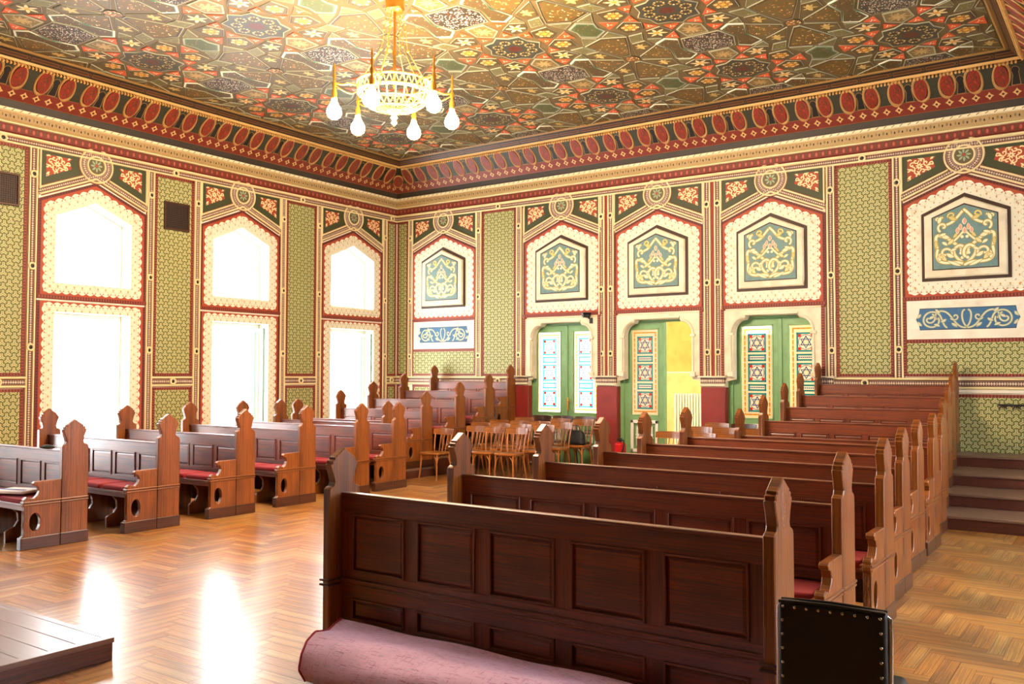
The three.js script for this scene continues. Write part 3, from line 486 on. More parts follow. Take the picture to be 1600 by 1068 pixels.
const ceilTex = tex(1416, 1590, (c, W, H) => {
  const k = 600, at = (a, b) => [(a + .5) * W, H - (b + .5) * H];
  c.fillStyle = '#5c4c2a'; c.fillRect(0, 0, W, H);
  const shape = (p, ox, oy, s = 1) => { const cx = p.reduce((q, r) => q + r[0], 0) / p.length, cy = p.reduce((q, r) => q + r[1], 0) / p.length; c.beginPath(); p.forEach(([a, b], i) => { const [x, y] = at(cx + (a - cx) * s + ox, cy + (b - cy) * s + oy); i ? c.lineTo(x, y) : c.moveTo(x, y); }); c.closePath(); return at(cx + ox, cy + oy); };
  for (const [name, list, col] of CELL) for (const p of list) for (const ox of [-1, 0, 1]) for (const oy of [-1, 0, 1]) {
    const xs = p.map((q) => q[0] + ox), ys = p.map((q) => q[1] + oy);
    if (Math.max(...xs) < -.52 || Math.min(...xs) > .52 || Math.max(...ys) < -.52 || Math.min(...ys) > .52) continue;
    seed = Math.round(7777 + (p[0][0] + p[1][1] * 3) * 1000);
    const [mx, my] = shape(p, ox, oy, 1.04); c.fillStyle = name === 'zigzag_panel' ? '#d9d7be' : name === 'rhomb_panel' || name === 'small_triangle_panel' || name === 'hexagon_panel' ? '#8f927a' : '#9a967a'; c.fill();
    if (!/zigzag|rhomb|small|hexagon_panel$/.test(name)) { shape(p, ox, oy, .945); c.fillStyle = /orange/.test(name) ? '#7a2c12' : '#2e2410'; c.fill(); }
    shape(p, ox, oy, name === 'zigzag_panel' ? .91 : /star_panel|orange/.test(name) ? .93 : /speck/.test(name) ? .9 : .86); c.fillStyle = col; c.fill();
    c.save(); c.clip();
    const w = (Math.max(...xs) - Math.min(...xs)) * W, h = (Math.max(...ys) - Math.min(...ys)) * H, r = Math.min(w, h) / 2;
    for (let i = 0; i < 14; i++) { c.fillStyle = `rgba(${rnd() < .5 ? '0,0,0' : '190,140,60'},.10)`; c.fillRect(mx + rr(-w, w) / 2, my + rr(-h, h) / 2, rr(4, 26), rr(3, 12)); }
    const petals = (n, len, wd, colr, a0 = 0) => { for (let i = 0; i < n; i++) leaf(c, mx, my, a0 + i * 6.2832 / n, len, wd, colr); };
    const scatter = (n, cols, s0, s1, wide) => { for (let i = 0; i < n; i++) leaf(c, mx + rr(-.42, .42) * w, my + rr(-.42, .42) * h, rnd() * 6.28, rr(s0, s1), rr(s0, s1) * wide, cols[i % cols.length]); };
    if (name === 'flower_panel') { petals(6, r * .62, r * .2, '#b07c30'); for (let i = 0; i < 6; i++) { const a = i * 1.047 + .5; c.fillStyle = '#d9b878'; c.beginPath(); c.arc(mx + Math.cos(a) * r * .5, my + Math.sin(a) * r * .5, r * .14, 0, 7); c.fill(); } c.fillStyle = '#e0a02c'; c.beginPath(); c.arc(mx, my, r * .17, 0, 7); c.fill(); }
    else if (name === 'star_flower_panel') { petals(6, r * .8, r * .24, '#d2c08c', .5); c.fillStyle = '#d8902c'; c.beginPath(); c.arc(mx, my, r * .2, 0, 7); c.fill(); }
    else if (name === 'orange_triangle_panel') { petals(3, r * .5, r * .17, '#efe3c0', .5); c.fillStyle = '#5a2a14'; c.beginPath(); c.arc(mx, my, r * .09, 0, 7); c.fill(); }
    else if (name === 'speckled_panel') { for (let i = 0; i < 420; i++) { c.fillStyle = i % 6 ? '#e9e2cf' : '#a33a22'; c.beginPath(); c.ellipse(mx + rr(-.5, .5) * w, my + rr(-.5, .5) * h, rr(4, 7), rr(3, 5), rnd() * 3, 0, 7); c.fill(); } }
    else if (name === 'star_panel') { for (let i = 0; i < 8; i++) { const a = i * .7854, x = mx + Math.cos(a) * r * .58, y = my + Math.sin(a) * r * .58; for (let q = 0; q < 9; q++) { const b = q * .698; c.fillStyle = q % 3 ? '#b08a3c' : '#d9c489'; c.beginPath(); c.arc(x + Math.cos(b) * r * .15, y + Math.sin(b) * r * .15, r * .035, 0, 7); c.fill(); } c.fillStyle = '#32281a'; c.beginPath(); c.arc(x, y, r * .09, 0, 7); c.fill(); } c.fillStyle = '#4d1c12'; c.beginPath(); c.arc(mx, my, r * .24, 0, 7); c.fill(); c.strokeStyle = '#5f7c78'; c.lineWidth = 12; shape(p, ox, oy, .96); c.stroke(); }
    else if (name === 'zigzag_panel') { shape(p, ox, oy, .89); c.strokeStyle = '#3c7c64'; c.lineWidth = 6; c.stroke(); scatter(46, ['#a5542a', '#c99b58', '#7a3a1c', '#d8c090'], 8, 20, .5); }
    else if (name === 'hexagon_panel') { shape(p, ox, oy, .8); c.strokeStyle = '#3c6c58'; c.lineWidth = 5; c.stroke(); scatter(34, ['#8d4a28', '#b08a50', '#54642c'], 8, 18, .5); }
    else if (name === 'rhomb_panel' || name === 'small_triangle_panel') { c.strokeStyle = '#4f4a26'; c.lineWidth = 3; shape(p, ox, oy, .74); c.stroke(); scatter(12, ['#c9c188', '#6b6334'], 6, 12, .5); }
    else if (name === 'kite_panel') { leaf(c, mx, my + r * .6, -1.57, r * 1.2, r * .34, '#c2ab6c'); petals(5, r * .55, r * .18, '#b59a58', .3); }
    else if (name === 'brown_hexagon_panel') { petals(8, r * .75, r * .2, '#a98c58', .2); scatter(26, ['#c4ab74', '#8a6c3c', '#6b2f18'], 10, 24, .45); }
    else scatter(name === 'floral_panel' ? 90 : 60, ['#d8b86c', '#a55a24', '#e6d3a0', '#7c2c14', '#c98a3a'], 10, 30, .45);
    c.restore();
  }
  seed = 4242;
});
Object.assign(M, { ceilPanel: std('#ffffff', .5, { map: ceilTex }), ceilBase: std('#5c4c2a', .6), ceilFar: std('#ffffff', .6, { map: ceilTex }) });
add('ceiling_slab', box(XR + .4, .3, ZE, XR / 2, YC + .15 + .0, ZE / 2), M.ceilBase, ceiling);
{
  const RX0 = .775, RX1 = XR - .775, RZ0 = .775, far = [], byName = {};
  const clip = (p, ax, lim, sgn) => { const o = []; for (let i = 0; i < p.length; i++) { const a = p[i], b = p[(i + 1) % p.length], ia = (a[ax] - lim) * sgn >= 0, ib = (b[ax] - lim) * sgn >= 0; if (ia) o.push(a); if (ia !== ib) { const t = (lim - a[ax]) / (b[ax] - a[ax]); o.push([a[0] + (b[0] - a[0]) * t, a[1] + (b[1] - a[1]) * t]); } } return o; };
  const cam = camera.position;
  for (let i = -4; i <= 4; i++) for (let j = -2; j <= 6; j++) for (const [name, list] of CELL) for (const p of list) {
    let w = p.map(([a, b]) => [CX + (i + .5 + a) * PX, CZ + (j + .5 + b) * PZ]);
    w = inset(w, .008);
    w = clip(w, 0, RX0, 1); if (w.length > 2) w = clip(w, 0, RX1, -1); if (w.length > 2) w = clip(w, 1, RZ0, 1); if (w.length > 2) w = clip(w, 1, ZE - .1, -1);
    if (w.length < 3) continue;
    let area = 0; for (let q = 0; q < w.length; q++) { const a = w[q], b = w[(q + 1) % w.length]; area += a[0] * b[1] - b[0] * a[1]; } if (Math.abs(area) < .006) continue;
    const cx = w.reduce((s, q) => s + q[0], 0) / w.length, cz = w.reduce((s, q) => s + q[1], 0) / w.length;
    // thin tile hanging 12 mm below the slab; shape drawn in (x, -z)
    const g = plate(poly(w.map(([x, z]) => [x, -z])), .012).rotateX(-Math.PI / 2).translate(0, YC - .012, 0);
    const P = g.attributes.position, uv = new Float32Array(P.count * 2); for (let q = 0; q < P.count; q++) { uv[2 * q] = (P.getX(q) - CX) / PX; uv[2 * q + 1] = (P.getZ(q) - CZ) / PZ; } g.setAttribute('uv', new THREE.BufferAttribute(uv, 2));
    const d = V3(cx, YC, cz).project(camera);
    const seen = V3(cx, YC, cz).sub(cam).dot(V3(-Math.sin(.6129), 0, -Math.cos(.6129))) > 0 && Math.abs(d.x) < 1.12 && Math.abs(d.y) < 1.2;
    (seen ? (byName[name] ??= []) : far).push(seen ? [g, V3(cx, YC, cz).distanceTo(cam)] : g);
  }
  for (const [name, list] of Object.entries(byName)) { list.sort((a, b) => a[1] - b[1]); list.forEach(([g], i) => { if (i < 290) add(name, g, M.ceilPanel, ceiling); else far.push(g); }); }
  add('distant_panels', far, M.ceilFar, ceiling).userData.kind = 'stuff';
}

// ---------- floor: oak herringbone, blocks 0.10 m x 0.50 m laid along the walls ----------
const floor = structure('floor');
add('floor_slab', box(XE + 2 * TH, .3, ZE + 2 * TH, XE / 2, -.158, ZE / 2), std('#4a2f16', .8), floor);
const TONES = ['#d79743', '#cb8737', '#dba04f', '#c17d31', '#d4903e', '#e1aa5c'];
{
  const mk = (t) => phys({ color: t, map: grain, roughness: .44, clearcoat: .7, clearcoatRoughness: .2 });
  const mats = TONES.map(mk), W = .1, N = 5, near = [];
  const geoms = [0, 1].map((v) => [0, 1, 2].map((k) => { const g = new THREE.BoxGeometry(v ? W - .0016 : W * N - .0016, .008, v ? W * N - .0016 : W - .0016); return metric(g, v ? 'z' : 'x', k * .31); }));
  const farPos = [], cam = camera.position, fx = -Math.sin(.6129), fz = -Math.cos(.6129);
  for (let a = -140; a < 360; a++) for (let b = -40; b < 40; b++) for (const v of [0, 1]) {
    const i = a + N * b, j = a - N * b;
    const x = (v ? i + .5 : i + N / 2) * W, z = (v ? j + 1 + N / 2 - 0 : j + .5) * W;
    if (x < .25 || x > XE - .25 || z < .25 || z > ZE - .25) continue;
    const d = Math.hypot(x - cam.x, z - cam.z), dep = (x - cam.x) * fx + (z - cam.z) * fz, p = V3(x, 0, z).project(camera);
    const open = !(x > 9.2 && x < 12.25 && z < 10.7) && !(x < 4.5 && z < 10.4) && !(x < 8.5 && z > 11.8);
    near.push([dep > 0 && Math.abs(p.x) < 1.02 && p.y > -1.05 && open ? d : 1000 + d, x, z, v, Math.floor(rnd() * 6), Math.floor(rnd() * 3)]);
  }
  near.sort((p, q) => p[0] - q[0]);
  const far = [], col = new THREE.Color();
  near.forEach(([d, x, z, v, t, k], i) => {
    if (i < 300) { const m = add('parquet_block', geoms[v][k], mats[t], floor); m.position.set(x, -.004, z); return; }
    const g = geoms[v][k].clone().translate(x, -.004, z), n = g.attributes.position.count, c = new Float32Array(n * 3); col.set(TONES[t]);
    for (let q = 0; q < n; q++) c.set([col.r, col.g, col.b], q * 3);
    g.setAttribute('color', new THREE.BufferAttribute(c, 3)); far.push(g);
  });
  const m = phys({ color: '#ffffff', vertexColors: true, map: grain, roughness: .44, clearcoat: .7, clearcoatRoughness: .2 });
  add('parquet_blocks', mergeGeometries(far), m, floor).userData.kind = 'stuff';
}

// ---------- corridor behind the three doors ----------
{
  const c = structure('wall_corridor');
  const s = poly([[1.2, 0], [10.75, 0], [10.75, 3.9], [1.2, 3.9]]);
  hole(s, [[1.55, .75], [4.05, .75], [4.05, 3.5], [1.55, 3.5]]); hole(s, [[7.0, 2.55], [7.75, 2.55], [7.75, 3.4], [7.0, 3.4]]); hole(s, [[8.95, .75], [10.5, .75], [10.5, 3.5], [8.95, 3.5]]);
  add('wall_body', plate(s, .4, -3.0), M.yellow, c);
  add('dado', box(4.4, 1.82, .02, 6.45, .91, -2.59), M.yellowLight, c);
  add('dado_rail', rbox(4.4, .04, .03, 6.45, 1.83, -2.585, .008), M.cream, c);
  add('end_wall', [1.0, 10.7].map((x) => plate(hole(poly([[-3.0, 0], [-.14, 0], [-.14, 3.9], [-3.0, 3.9]]), [[-2.3, .7], [-.6, .7], [-.6, 3.3], [-2.3, 3.3]]), .2).rotateY(-Math.PI / 2).translate(x + .2, 0, 0)), M.yellow, c);
  add('corridor_ceiling', box(9.9, .15, 3.0, 5.95, 3.97, -1.62), M.plain, c);
  add('corridor_floor', box(9.9, .1, 2.75, 5.95, -.06, -1.55), phys({ color: '#9a6a3a', map: grain, roughness: .4 }), c);
  const w = structure('window_11'); w.position.z = -2.8;
  const f = poly([[1.55, .75], [4.05, .75], [4.05, 3.5], [1.55, 3.5]]); for (let i = 0; i < 2; i++) hole(f, [[1.63 + i * 1.2, .83], [2.77 + i * 1.2, .83], [2.77 + i * 1.2, 3.42], [1.63 + i * 1.2, 3.42]]);
  add('window_frame', plate(f, .06, -.03), M.frameWhite, w); add('pane', box(2.4, 2.65, .006, 2.8, 2.12, 0), M.glass, w);
  const w2 = structure('window_12'); w2.position.z = -2.8; const f2 = poly([[7.0, 2.55], [7.75, 2.55], [7.75, 3.4], [7.0, 3.4]]); hole(f2, [[7.06, 2.61], [7.69, 2.61], [7.69, 3.34], [7.06, 3.34]]);
  const w3 = structure('window_13'); w3.position.z = -2.8; const f3 = poly([[8.95, .75], [10.5, .75], [10.5, 3.5], [8.95, 3.5]]); hole(f3, [[9.03, .83], [10.42, .83], [10.42, 3.42], [9.03, 3.42]]);
  add('window_frame', plate(f3, .06, -.03), M.frameWhite, w3); add('pane', box(1.42, 2.65, .006, 9.725, 2.12, 0), M.glass, w3);
  add('window_frame', plate(f2, .06, -.03), M.frameWhite, w2); add('pane', box(.66, .76, .006, 7.375, 2.975, 0), M.glass, w2);
}
// stained door glass: six-pointed stars in roundels
const stained = tex(352, 1024, (c, W, H) => {
  const k = W / .55; c.fillStyle = '#f3ead2'; c.fillRect(0, 0, W, H);
  const bd = 20; c.strokeStyle = '#d9a42a'; c.lineWidth = 15; c.strokeRect(38, 40, W - 76, H - 80); c.strokeStyle = '#f3ead2'; c.lineWidth = 3; c.strokeRect(52, 54, W - 104, H - 108); c.strokeRect(24, 26, W - 48, H - 52);
  c.fillStyle = '#f6efdc'; for (let y = 90; y < H - 60; y += 62) { c.fillRect(24, y, 28, 10); c.fillRect(W - 52, y, 28, 10); } c.fillStyle = '#8a3f8c'; for (let y = 120; y < H - 60; y += 124) for (const x of [38, W - 38]) { c.beginPath(); c.arc(x, y, 5, 0, 7); c.fill(); }
  c.fillStyle = '#c98a3e'; for (let x = 90; x < W - 60; x += 54) for (const y of [40, H - 40]) c.fillRect(x, y - 6, 16, 12);
  const x0 = 74, w = W - 148;
  const frame = (y, h) => { c.fillStyle = '#1f9ea6'; c.fillRect(x0, y, w, h); c.fillStyle = '#f6efdc'; c.fillRect(x0 + 19, y + 19, w - 38, h - 38); c.fillStyle = '#164a9c'; for (const x of [x0, x0 + w - 13]) for (const yy of [y, y + h - 13]) c.fillRect(x, yy, 13, 13); };
  const bead = (y) => { frame(y, 76); c.fillStyle = '#1f4fa8'; for (let i = 0; i < 8; i++) { c.beginPath(); c.arc(x0 + 30 + i * (w - 60) / 7, y + 38, 7, 0, 7); c.fill(); } c.fillRect(x0 + 22, y + 36, w - 44, 4); };
  const star = (y) => {
    frame(y, w + 6); const cx = W / 2, cy = y + (w + 6) / 2, r = w * .385, e = w / 2 - 19;
    c.fillStyle = '#d8341f'; for (const sx of [-1, 1]) for (const sy of [-1, 1]) c.fillRect(cx + (sx > 0 ? e - w * .15 : -e), cy + (sy > 0 ? e - w * .15 + 3 : -e - 3), w * .15, w * .15);
    c.fillStyle = '#f8f1de'; c.beginPath(); c.arc(cx, cy, r + 5, 0, 7); c.fill(); c.strokeStyle = '#3b3f94'; c.lineWidth = 6; c.beginPath(); c.arc(cx, cy, r, 0, 7); c.stroke();
    for (const [up, col] of [[-1, '#232a86'], [1, '#1d6fa6']]) { c.strokeStyle = col; c.lineWidth = 9; c.lineJoin = 'miter'; c.beginPath(); for (let i = 0; i < 3; i++) { const a = up * Math.PI / 2 + i * 2.0944; c.lineTo(cx + Math.cos(a) * r * .8, cy + Math.sin(a) * r * .8); } c.closePath(); c.stroke(); }
    c.strokeStyle = '#c9b48a'; c.lineWidth = 4; c.beginPath(); c.arc(cx, cy, r * .24, 0, 7); c.stroke();
  };
  star(84); bead(84 + 232); star(84 + 330); bead(84 + 562); star(84 + 660);
});
M.stained = phys({ color: '#ffffff', map: stained, roughness: .22, transmission: .55, thickness: 0, ior: 1.45 });
function doorLeaf(parent, x, hinge) {      // one leaf, 0.84 wide, centred on x
  const g = new THREE.Group(); g.name = 'door_leaf'; g.position.set(x, 0, 0); parent.add(g);
  const s = poly([[-.42, .02], [.42, .02], [.42, 2.765], [-.42, 2.765]]); hole(s, [[-.275, 1.03], [.275, 1.03], [.275, 2.63], [-.275, 2.63]]); hole(s, [[-.27, .34], [.27, .34], [.27, .92], [-.27, .92]]);
  const fr = (x0, x1, y0, y1, w, d, z) => [rbox(x1 - x0, w, d, (x0 + x1) / 2, y0 + w / 2, z, .006), rbox(x1 - x0, w, d, (x0 + x1) / 2, y1 - w / 2, z, .006), rbox(w, y1 - y0, d, x0 + w / 2, (y0 + y1) / 2, z, .006), rbox(w, y1 - y0, d, x1 - w / 2, (y0 + y1) / 2, z, .006)];
  add('leaf_frame', [plate(s, .05, -.025, .004), ...fr(-.3, .3, 1.005, 2.655, .028, .07, 0), ...(hinge > 0 ? [rbox(.06, 2.7, .03, .425, 1.4, .035, .008)] : [])], M.green, g);
  add('stained_glass', uvRect(plate(poly([[-.278, 1.027], [.278, 1.027], [.278, 2.633], [-.278, 2.633]]), .008, -.004), -.278, 1.027, .556, 1.606), M.stained, g);
  add('lower_panel', box(.56, .6, .012, 0, .63, -.012), M.green, g);
  add('white_lattice', [...fr(-.285, .285, .33, .93, .06, .04, .03), ...fr(-.17, .17, .44, .82, .03, .03, .025), box(.36, .028, .025, 0, .66, .025), box(.36, .028, .025, 0, .6, .025), box(.03, .1, .025, 0, .87, .025), box(.03, .1, .025, 0, .39, .025)], M.frameWhite, g);
  return g;
}
DOORS.forEach((cx, i) => {
  const d = structure(`door_${i + 1}`); d.position.set(0, 0, -.20); cx = [4.41, 6.545, 8.705][i];
  add('door_frame', [rbox(.09, 2.9, .12, cx - .885, 1.45, 0, .01), rbox(.09, 2.9, .12, cx + .885, 1.45, 0, .01), rbox(1.86, .2, .12, cx, 2.86, .0, .01)], M.green, d);
  doorLeaf(d, cx - .425, 1);
  if (i !== 1) {
    const r = doorLeaf(d, cx + .425, -1);
    add('door_handle', [rbox(.045, .26, .012, -.385, 1.2, .056, .004), tube([[-.385, 1.25, .06], [-.385, 1.25, .1], [-.36, 1.25, .105], [-.27, 1.245, .1]], .009, 10, 6)], M.brass, r);
  } else {                                           // the right leaf stands open into the corridor
    const r = doorLeaf(d, 0, -1); r.position.set(cx + .84, 0, -.43); r.rotation.y = Math.PI / 2;
  }
  add('threshold', rbox(1.7, .03, .16, cx, .015, .06, .006), M.frameWhite, d);
});
{ // radiator seen through the open leaf
  const t = thing('radiator', 'tall cream cast-iron radiator seen through the open middle door', 'radiator', [6.18, 0, -2.4]);
  for (let i = 0; i < 15; i++) { const m = add('rib', i ? t.children[0].geometry : rbox(.044, 1.18, .16, 0, .8, 0, .02), M.radiator, t); m.position.x = (i - 7) * .062; }
  add('pipe', tube([[-.45, .28, 0], [-.55, .28, 0], [-.6, .2, 0], [-.6, .02, 0]], .016), M.radiator, t); add('pipe', tube([[.43, .28, 0], [.5, .28, 0], [.53, .2, 0], [.53, .02, 0]], .016), M.radiator, t);
  for (const x of [-.4, .4]) add('foot', rbox(.05, .22, .12, x, .11, 0, .01), M.radiator, t);
}

// ---------- stepped wooden platforms along the back wall ----------
const STEP = .158, RISERS = [3.6, 2.74, 1.84, .77];
function platform(label, x0, x1, aisle) {
  const t = thing('stepped_platform', label, 'platform', [0, 0, 0]);
  RISERS.forEach((z, i) => {
    const z1 = i < 3 ? RISERS[i + 1] : .03, y = (i + 1) * STEP, n = 6;
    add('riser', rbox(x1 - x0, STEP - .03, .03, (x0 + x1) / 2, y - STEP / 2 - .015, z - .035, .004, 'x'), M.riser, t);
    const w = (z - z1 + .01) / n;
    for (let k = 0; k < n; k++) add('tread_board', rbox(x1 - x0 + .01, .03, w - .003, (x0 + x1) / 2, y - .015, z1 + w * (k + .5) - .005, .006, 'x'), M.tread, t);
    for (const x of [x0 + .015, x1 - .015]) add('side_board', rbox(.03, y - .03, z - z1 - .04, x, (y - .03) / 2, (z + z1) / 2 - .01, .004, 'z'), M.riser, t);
  });
  return t;
}
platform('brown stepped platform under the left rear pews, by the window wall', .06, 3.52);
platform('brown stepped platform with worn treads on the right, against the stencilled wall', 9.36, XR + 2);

// ---------- pews ----------
const POST = [[-.15, 0], [.138, 0], [.138, 1.03], [.124, 1.042], [.1, 1.05], [.09, 1.075], [.104, 1.13], [.122, 1.175], [.13, 1.2], [.112, 1.207], [.115, 1.228], [.09, 1.236], [.092, 1.25], [.078, 1.256], [0, 1.31], [-.078, 1.256], [-.092, 1.25], [-.09, 1.236], [-.115, 1.228], [-.112, 1.207], [-.13, 1.2], [-.122, 1.175], [-.104, 1.13], [-.09, 1.075], [-.1, 1.05], [-.124, 1.042], [-.142, 1.03], [-.15, 1.0]];
const ARM = [[.142, 0], [.54, 0], [.54, .13], [.515, .145], [.515, .43], [.53, .45], [.53, .475], [.515, .49], [.52, .51], [.49, .535], [.455, .52], [.415, .515], [.38, .545], [.362, .585], [.378, .63], [.42, .645], [.428, .668], [.41, .685], [.142, .69]];
const side = (g) => g.rotateY(-Math.PI / 2);          // profile (z, y) extruded along x, centred
function postGeo(th) { return metric(side(plate(poly(POST), th, -th / 2, .006)), 'y', rnd()); }
function armGeo(th) { const s = poly(ARM); const h = new THREE.Path(); h.absellipse(.405, .27, .055, .095, 0, Math.PI * 2, true); s.holes.push(h); return metric(side(plate(s, th, -th / 2, .005)), 'y', rnd()); }
const TP = .056, PROTO = 2.8;
const G = {
  post: [postGeo(TP), postGeo(TP)], arm: armGeo(TP * .92),
  belt: merge([rbox(TP + .034, .02, .30, 0, .478, -.005, .008, 'z'), rbox(TP + .026, .016, .30, 0, .452, -.005, .006, 'z'), rbox(TP + .03, .02, .385, 0, .478, .335, .008, 'z'), rbox(TP + .022, .016, .38, 0, .452, .335, .006, 'z')]),
  plinth: merge([rbox(TP + .03, .125, .305, 0, .0625, -.006, .008, 'z'), rbox(TP + .03, .125, .402, 0, .0625, .349, .008, 'z')]),
  baluster: lathe([[.012, .14], [.022, .15], [.013, .18], [.026, .25], [.016, .33], [.024, .38], [.014, .42], [.02, .44]], 10).translate(0, 0, .5),
  rosette: merge([new THREE.TorusGeometry(1, .11, 5, 24).scale(.042, .088, .05), ...[[0, .045], [-.014, 0], [.016, -.005], [0, -.05]].map(([a, b]) => new THREE.TorusGeometry(.016, .0055, 5, 12).translate(a, b, 0))].map((g) => metric(g.rotateY(Math.PI / 2), 'y'))),
  support: metric(side(plate(poly([[.03, 0], [.42, 0], [.425, .11], [.40, .13], [.33, .16], [.29, .22], [.30, .30], [.36, .36], [.44, .39], [.455, .425], [.03, .425]]), .035, -.0175, .004)), 'y', .3),
};
function raised(w, h, th = .026) { // a fielded panel: bevelled raised middle
  const q = [], a = w / 2, b = h / 2, m = .035, t = th;
  for (const s of [1, -1]) {
    const O = [[-a, -b, s * t * .25], [a, -b, s * t * .25], [a, b, s * t * .25], [-a, b, s * t * .25]], I = [[-a + m, -b + m, s * t], [a - m, -b + m, s * t], [a - m, b - m, s * t], [-a + m, b - m, s * t]], U = [[0, 0], [0, 0], [0, 0], [0, 0]];
    for (let i = 0; i < 4; i++) { const j = (i + 1) % 4; q.push(s > 0 ? [O[i], O[j], I[j], I[i], ...U] : [O[j], O[i], I[i], I[j], ...U]); }
    q.push(s > 0 ? [...I, ...U] : [I[1], I[0], I[3], I[2], ...U]);
  }
  return metric(quads(q), 'x', rnd());
}
function panelBack(parent, L, y0, y1, name, stiles, railTop, railBot, mat, pm) {   // rails and stiles in one frame, each fielded panel its own mesh
  const n = 5, x0 = TP / 2, w = L - TP, cell = (w - stiles) / n;
  const g = [rbox(w, railTop, .042, L / 2, y1 - railTop / 2, 0, .006, 'x'), rbox(w, railBot, .042, L / 2, y0 + railBot / 2, 0, .006, 'x')];
  for (let i = 0; i <= n; i++) g.push(rbox(stiles, y1 - y0 - railTop - railBot + .01, .04, x0 + stiles / 2 + i * cell, (y0 + railBot + y1 - railTop) / 2, 0, .005, 'y'));
  const h = y1 - y0 - railTop - railBot, pw = cell - stiles;
  for (let i = 0; i < n; i++) for (const s of [1, -1]) { const yb = y0 + railBot, xb = x0 + stiles + i * cell; g.push(bar(xb, yb + .006, xb + pw, yb + .006, .018, .012, .6, 0).translate(0, 0, .018), bar(xb, yb + h - .006, xb + pw, yb + h - .006, .018, .012, .6).translate(0, 0, .018), bar(xb + .006, yb, xb + .006, yb + h, .018, .012, .6).translate(0, 0, .018), bar(xb + pw - .006, yb, xb + pw - .006, yb + h, .018, .012, .6).translate(0, 0, .018)); break; }
  const f = add(name, g, mat, parent), pg = raised(pw, h, .02);
  for (let i = 0; i < n; i++) { const m = add('fielded_panel', pg, pm, f); m.position.set(x0 + stiles + i * cell + pw / 2, y0 + railBot + h / 2, 0); }
  return f;
}
function makePew(rosettes) {
  const t = new THREE.Group(); const L = PROTO;
  for (const x of [0, L]) {
    const e = add('end_post', G.post[x ? 1 : 0], M.pewEnd, t); e.position.x = x;
    const a = add('armrest', G.arm, M.pewEnd, t); a.position.x = x; add('baluster', G.baluster, M.pewEnd, a);
    const b = add('belt_moulding', G.belt, M.pewEnd, t); b.position.x = x; const p = add('plinth', G.plinth, M.pewDark, t); p.position.x = x;
    if (rosettes) { const r = add('carved_rosette', G.rosette, M.pewEnd, e); r.position.set((x ? 1 : -1) * (TP / 2 + .002), 1.145, 0); }
  }
  const b = panelBack(t, L, .49, .955, 'backrest', .085, .125, .05, M.pew, M.pew);
  add('top_rail', rbox(L - TP, .022, .058, L / 2, .962, 0, .008, 'x'), M.pew, b);
  add('back_board', rbox(L - TP, .38, .022, L / 2, .3, 0, .003, 'x'), M.pewDark, t);
  add('seat', [rbox(L - TP, .03, .47, L / 2, .44, .245, .01, 'x'), rbox(L - TP, .05, .025, L / 2, .40, .44, .004, 'x')], M.pew, t);
  const n = 5, cw = (L - TP) / n, cg = metric(new RoundedBoxGeometry(cw - .035, .055, .37, 2, .022), 'x');
  for (let i = 0; i < n; i++) { const c = add('seat_cushion', cg, M.seatRed, t); c.position.set(TP / 2 + cw * (i + .5), .478, .305); c.rotation.y = [.03, -.02, .02, -.03, .015][i]; }
  for (let i = 1; i < n; i++) { const s = add('seat_support', G.support, M.pewEnd, t); s.position.x = TP / 2 + cw * i; }
  return t;
}
const pewA = makePew(false), pewB = makePew(true);
function placePew(proto, label, x0, x1, z, y, hf, group) {
  const t = proto.clone(); t.name = numbered('pew'); scene.add(t);
  t.position.set(x0, y, z); t.scale.set((x1 - x0) / PROTO, hf / 1.31, 1); t.userData = { label, category: 'pew', group };
  return t;
}
const ORD = ['first', 'second', 'third', 'fourth', 'fifth', 'sixth', 'seventh', 'eighth', 'ninth', 'tenth', 'eleventh'];
const LEFT = [[1.75, 4.47, 9.89, 0, 1.30], [1.75, 4.42, 8.74, 0, 1.315], [1.68, 4.34, 7.58, 0, 1.335], [1.58, 4.24, 6.45, 0, 1.35], [1.47, 4.22, 5.36, 0, 1.35], [1.4, 4.18, 4.5, 0, 1.345], [1.03, 3.28, 3.78, 0, 1.335], [1.29, 3.42, 2.95, 1, 1.33], [1.26, 3.46, 2.05, 2, 1.33], [1.27, 3.46, 1.15, 3, 1.32], [1.29, 3.30, .20, 4, 1.345]];
LEFT.forEach(([x0, x1, z, k, hf], i) => placePew(pewA, i < 7 ? `carved brown pew on the floor, ${ORD[i]} from the front in the block beside the windows` : `carved brown pew on step ${['one', 'two', 'three', 'four'][i - 7]} of the raised corner between windows and left door`, x0, x1, z, k * STEP + (k ? .001 : 0), hf, 'pews of the block beside the windows'));
const RIGHT = [[9.15, 12.2, 9.2, 0, 1.30], [9.25, 12.2, 8.1, 0, 1.325], [9.24, 12.1, 7.0, 0, 1.345], [9.15, 12.0, 5.86, 0, 1.36], [9.2, 11.96, 4.85, 0, 1.385], [9.48, 11.86, 3.80, 0, 1.345], [9.5, 11.75, 2.97, 1, 1.345], [9.5, 11.66, 2.07, 2, 1.345], [9.45, 11.57, 1.17, 3, 1.335], [9.44, 11.47, .20, 4, 1.345]];
RIGHT.forEach(([x0, x1, z, k, hf], i) => placePew(pewB, i < 6 ? `carved dark pew on the floor, ${ORD[i]} behind the panelled front screen of the right block` : `carved dark pew on step ${['one', 'two', 'three', 'four'][i - 6]} of the raised back of the right block`, x0, x1, z, k * STEP + (k ? .001 : 0), hf, 'pews of the right block'));
